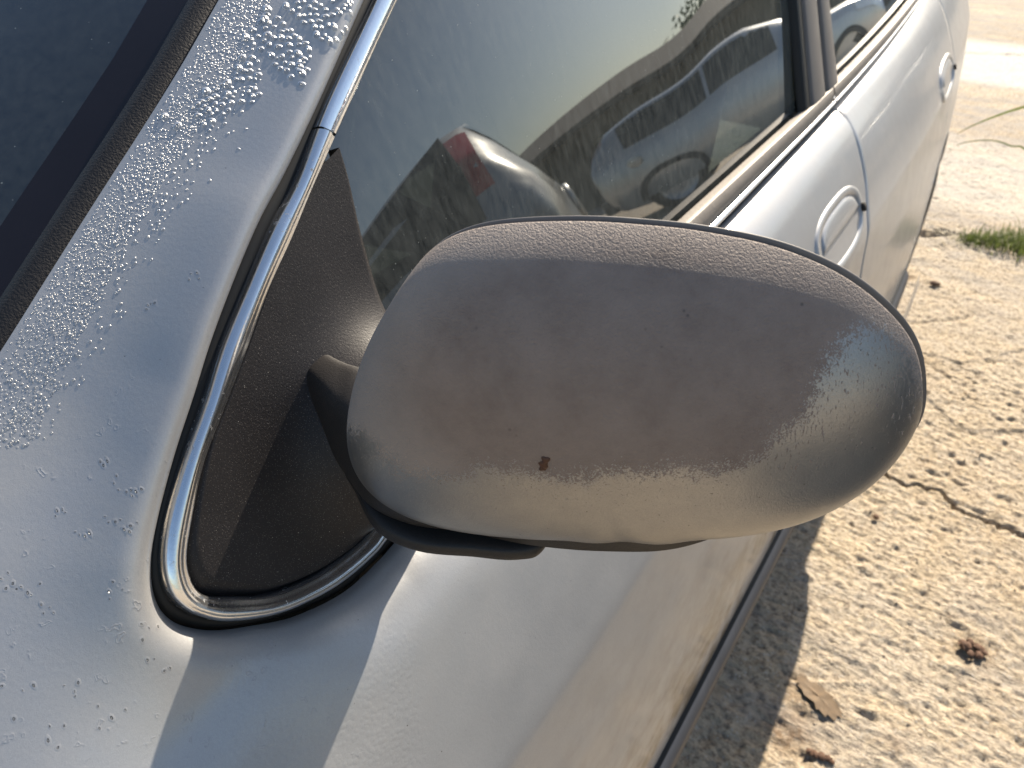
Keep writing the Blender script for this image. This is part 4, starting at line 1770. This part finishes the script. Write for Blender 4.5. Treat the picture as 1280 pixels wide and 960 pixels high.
# ------------------------------------------------------------------ what the windows and flanks reflect
def parked_car(name, loc, rz, label, hatch=True, Lc=3.9):
    """a car whose tail is at the local origin and whose nose points along +Y"""
    root = empty(name, (loc[0], loc[1], 0), rz)
    tag(root, label, 'car', 'cars parked across the yard')
    hw = .84
    # side profile heights along the length: (y, sill z, belt z, roof z, half width belt, half width roof)
    st = [(-.02, .50, .70, .74, .50, .40), (.0, .42, .90, .94, .70, .58), (.04, .34, .98, 1.04, .77, .62), (.12, .28, 1.03, 1.22, .80, .60), (.35, .24, 1.04, 1.40, .83, .58), (.75, .22, 1.02, 1.47, .84, .60), (1.4, .22, .99, 1.49, .84, .61), (2.0, .22, .97, 1.46, .84, .60), (2.45, .22, .96, 1.28, .84, .58), (2.85, .22, .95, 1.0, .83, .66), (3.3, .24, .88, .92, .81, .66), (3.7, .28, .76, .79, .75, .60), (Lc, .36, .60, .62, .62, .5)]
    secs = []
    for y, zs, zb, zr, wb, wr in st:
        half = [(wb * .86, zs), (wb * .985, zs + .12), (wb * 1.0, (zs + zb) / 2), (wb * .985, zb - .10), (wb * .94, zb)]
        top = [(wb * .94 + (wr - wb * .94) * .5, zb + (zr - zb) * .52), (wr, zb + (zr - zb) * .90), (wr * .8, zr), (wr * .4, zr + .012)]
        pr = half + top
        pts = [(x, y, z) for x, z in pr] + [(-x, y, z) for x, z in reversed(pr)]
        secs.append(pts)
    S_ = np.array(secs)
    S2 = np.stack([np.stack([np.interp(np.linspace(0, len(S_) - 1, 4 * len(S_)), np.arange(len(S_)), S_[:, k, q]) for q in range(3)], 1) for k in range(S_.shape[1])], 1)
    mbx = MB().grid(S2, flip=True)
    n, m_ = S2.shape[:2]
    mbx.F.append(tuple(range(m_)))
    mbx.F.append(tuple((n - 1) * m_ + k for k in reversed(range(m_))))
    mbx.build('body', M['bgpaint'], root)

    def patch(nm, y0, y1, a0, a1, m, side, off=.006, n_=10):
        """glass or lamp patch lying on the body side between profile indices a0..a1"""
        ys = np.linspace(y0, y1, n_)
        C_ = S2[:, :, 1].mean(1)
        rows = []
        for y in ys:
            row = []
            for a in np.linspace(a0, a1, 5):
                i = int(min(a, 7.999))
                f = a - i
                p = np.array([np.interp(y, C_, S2[:, i, k] * (1 - f) + S2[:, i + 1, k] * f) for k in (0, 2)])
                row.append((side * (p[0] + off), y, p[1] + off * .3))
            rows.append(row)
        return MB().grid(np.array(rows)).build(nm, m, root)
    for sd in (1, -1):
        patch('side_window', .50, 1.28, 4.2, 6.1, M['bgglass'], sd)
        patch('side_window', 1.34, 2.30, 4.2, 6.1, M['bgglass'], sd)
        patch('tail_lamp', .06, .30, 5.9, 7.2, M['redlamp'], sd, .012, 8)
        patch('head_lamp', 3.45, 3.78, 3.0, 4.2, M['clear'], sd, .012, 6)
        patch('side_repeater', 2.92, 3.0, 2.9, 3.2, M['amber'], sd, .012, 3)
        for wy_ in (.72, 3.18):
            w = MB()
            k = np.linspace(0, 2 * math.pi, 28, endpoint=False)
            pr = [(.30, -.18), (.305, -.02), (.29, .0), (.2, .008), (.19, .0)]
            w.grid(np.array([[(sd * (.80 + h_), wy_ + r * math.cos(a), .30 + r * math.sin(a)) for r, h_ in pr] for a in k]), cu=True)
            wo = w.build('wheel', M['tyre'], root)
            w = MB()
            pr = [(.19, .0), (.17, -.02), (.05, -.005), (.0, .0)]
            w.grid(np.array([[(sd * (.80 + h_), wy_ + r * math.cos(a), .30 + r * math.sin(a)) for r, h_ in pr] for a in k]), cu=True)
            w.build('rim', M['alloy'], wo)
            w = MB()
            ka = np.linspace(0, math.pi, 20)
            w.grid(np.array([[(sd * .80, wy_ + .37 * math.cos(a), .30 + .37 * math.sin(a)), (sd * .848, wy_ + .37 * math.cos(a), .30 + .37 * math.sin(a)), (sd * .848, wy_ + .30 * math.cos(a), .30 + .30 * math.sin(a))] for a in ka]))
            w.build('wheel_arch', M['bumper'], root)
    # fuel flap on the tail's left side, rear glass, bumper
    f = MB()
    k = np.linspace(0, 2 * math.pi, 20, endpoint=False)
    f.grid(np.array([[(-.838 - h_, .52 + r * math.cos(a), .86 + r * math.sin(a)) for r, h_ in ((.082, -.01), (.08, .004), (.072, .006), (.0, .008))] for a in k]), cu=True)
    f.build('fuel_flap', M['bgpaint'], root)
    g = MB().grid(np.array([[(-.56, -.01 + .035, 1.0), (.56, -.01 + .035, 1.0)], [(-.55, .09, 1.2), (.55, .09, 1.2)], [(-.50, .30, 1.39), (.50, .30, 1.39)]]))
    g.build('rear_screen', M['bgglass'], root)
    MB().box((0, -.02, .42), (1.45, .12, .2)).build('bumper', M['bumper'], root, smooth=False)
    MB().box((0, -.015, .80), (.52, .02, .11)).build('number_plate', M['clear'], root, smooth=False)
    return root


parked_car('parked_hatchback', (1.24, 1.22), math.radians(-38), 'silver hatchback parked tail-on beside the sedan, red lamp up its rear pillar')
root_h = bpy.data.objects['parked_hatchback']
root_h.scale = (1, 1, 1.13)
parked_car('parked_hatchback', (4.9, 8.6), math.radians(72), 'silver car parked farther off, broadside before the brown house')

# house with sheet roof and trees beyond the yard
hs_ = empty('house', (7, 17, 0), math.radians(-8))
tag(hs_, 'low brown house with dark sheet roof at the back of the yard', 'house')
MB().box((0, 0, 1.15), (22, .3, 2.3)).build('wall', M['wall'], hs_, smooth=False)
MB().box((0, 3, 1.15), (22, 6, 2.2)).build('rear_block', M['wall'], hs_, smooth=False)
r_ = MB()
r_.add([(-11.5, -.8, 2.31), (11.5, -.8, 2.31), (11.5, 3, 2.32), (-11.5, 3, 2.32), (-11.5, -.8, 2.45), (11.5, -.8, 2.45), (11.5, 3, 3.3), (-11.5, 3, 3.3)], [(0, 1, 2, 3), (4, 7, 6, 5), (0, 4, 5, 1), (1, 5, 6, 2), (2, 6, 7, 3), (3, 7, 4, 0)])
r_.build('roof', M['roof'], hs_, smooth=False)
for wx in (-7, -2.5, 2.2, 6.5):
    MB().box((wx, -.17, 1.3), (1.2, .06, 1.0)).build('window', M['bgglass'], hs_, smooth=False)
MB().box((-4.6, -.17, 1.0), (.9, .06, 2.0)).build('door', M['bumper'], hs_, smooth=False)


def tree(x, y, h, cr, label, seed):
    r = np.random.default_rng(seed)
    root = tag(empty('tree', (x, y, 0)), label, 'tree', 'trees behind the house')
    tk = MB()
    top = np.array([r.normal(0, .2), r.normal(0, .2), h * .7])
    tk.tube(spline([(0, 0, -.1), (r.normal(0, .1), 0, h * .35), top], 12), np.linspace(.16, .05, 12), 8)
    cents = []
    for i in range(9):
        a = r.uniform(0, 6.28)
        e = np.array([math.cos(a) * cr * r.uniform(.4, .9), math.sin(a) * cr * r.uniform(.4, .9), h * r.uniform(.6, 1.0)])
        tk.tube(spline([top * r.uniform(.6, 1), (top + e) / 2 + [0, 0, -.1], e], 8), np.linspace(.05, .015, 8), 6)
        cents.append(e)
    tk.build('trunk', M['bark'], root)
    lv = MB()
    for e in cents:
        for i in range(150):
            p = e + r.normal(0, cr * .22, 3)
            d = r.normal(0, 1, 3)
            d /= np.linalg.norm(d)
            s = np.cross(d, r.normal(0, 1, 3))
            s /= np.linalg.norm(s)
            q = r.uniform(.07, .14)
            lv.add([p - d * q, p + s * q * .5, p + d * q, p - s * q * .5], [(0, 1, 2, 3)])
    lv.build('crown', M['leaf'], root, smooth=False)


tree(4.2, 22, 4.2, 1.3, 'small leafy tree rising behind the brown house roof', 3)
tree(9.5, 24, 4.9, 1.6, 'broader leafy tree behind the far end of the house', 5)
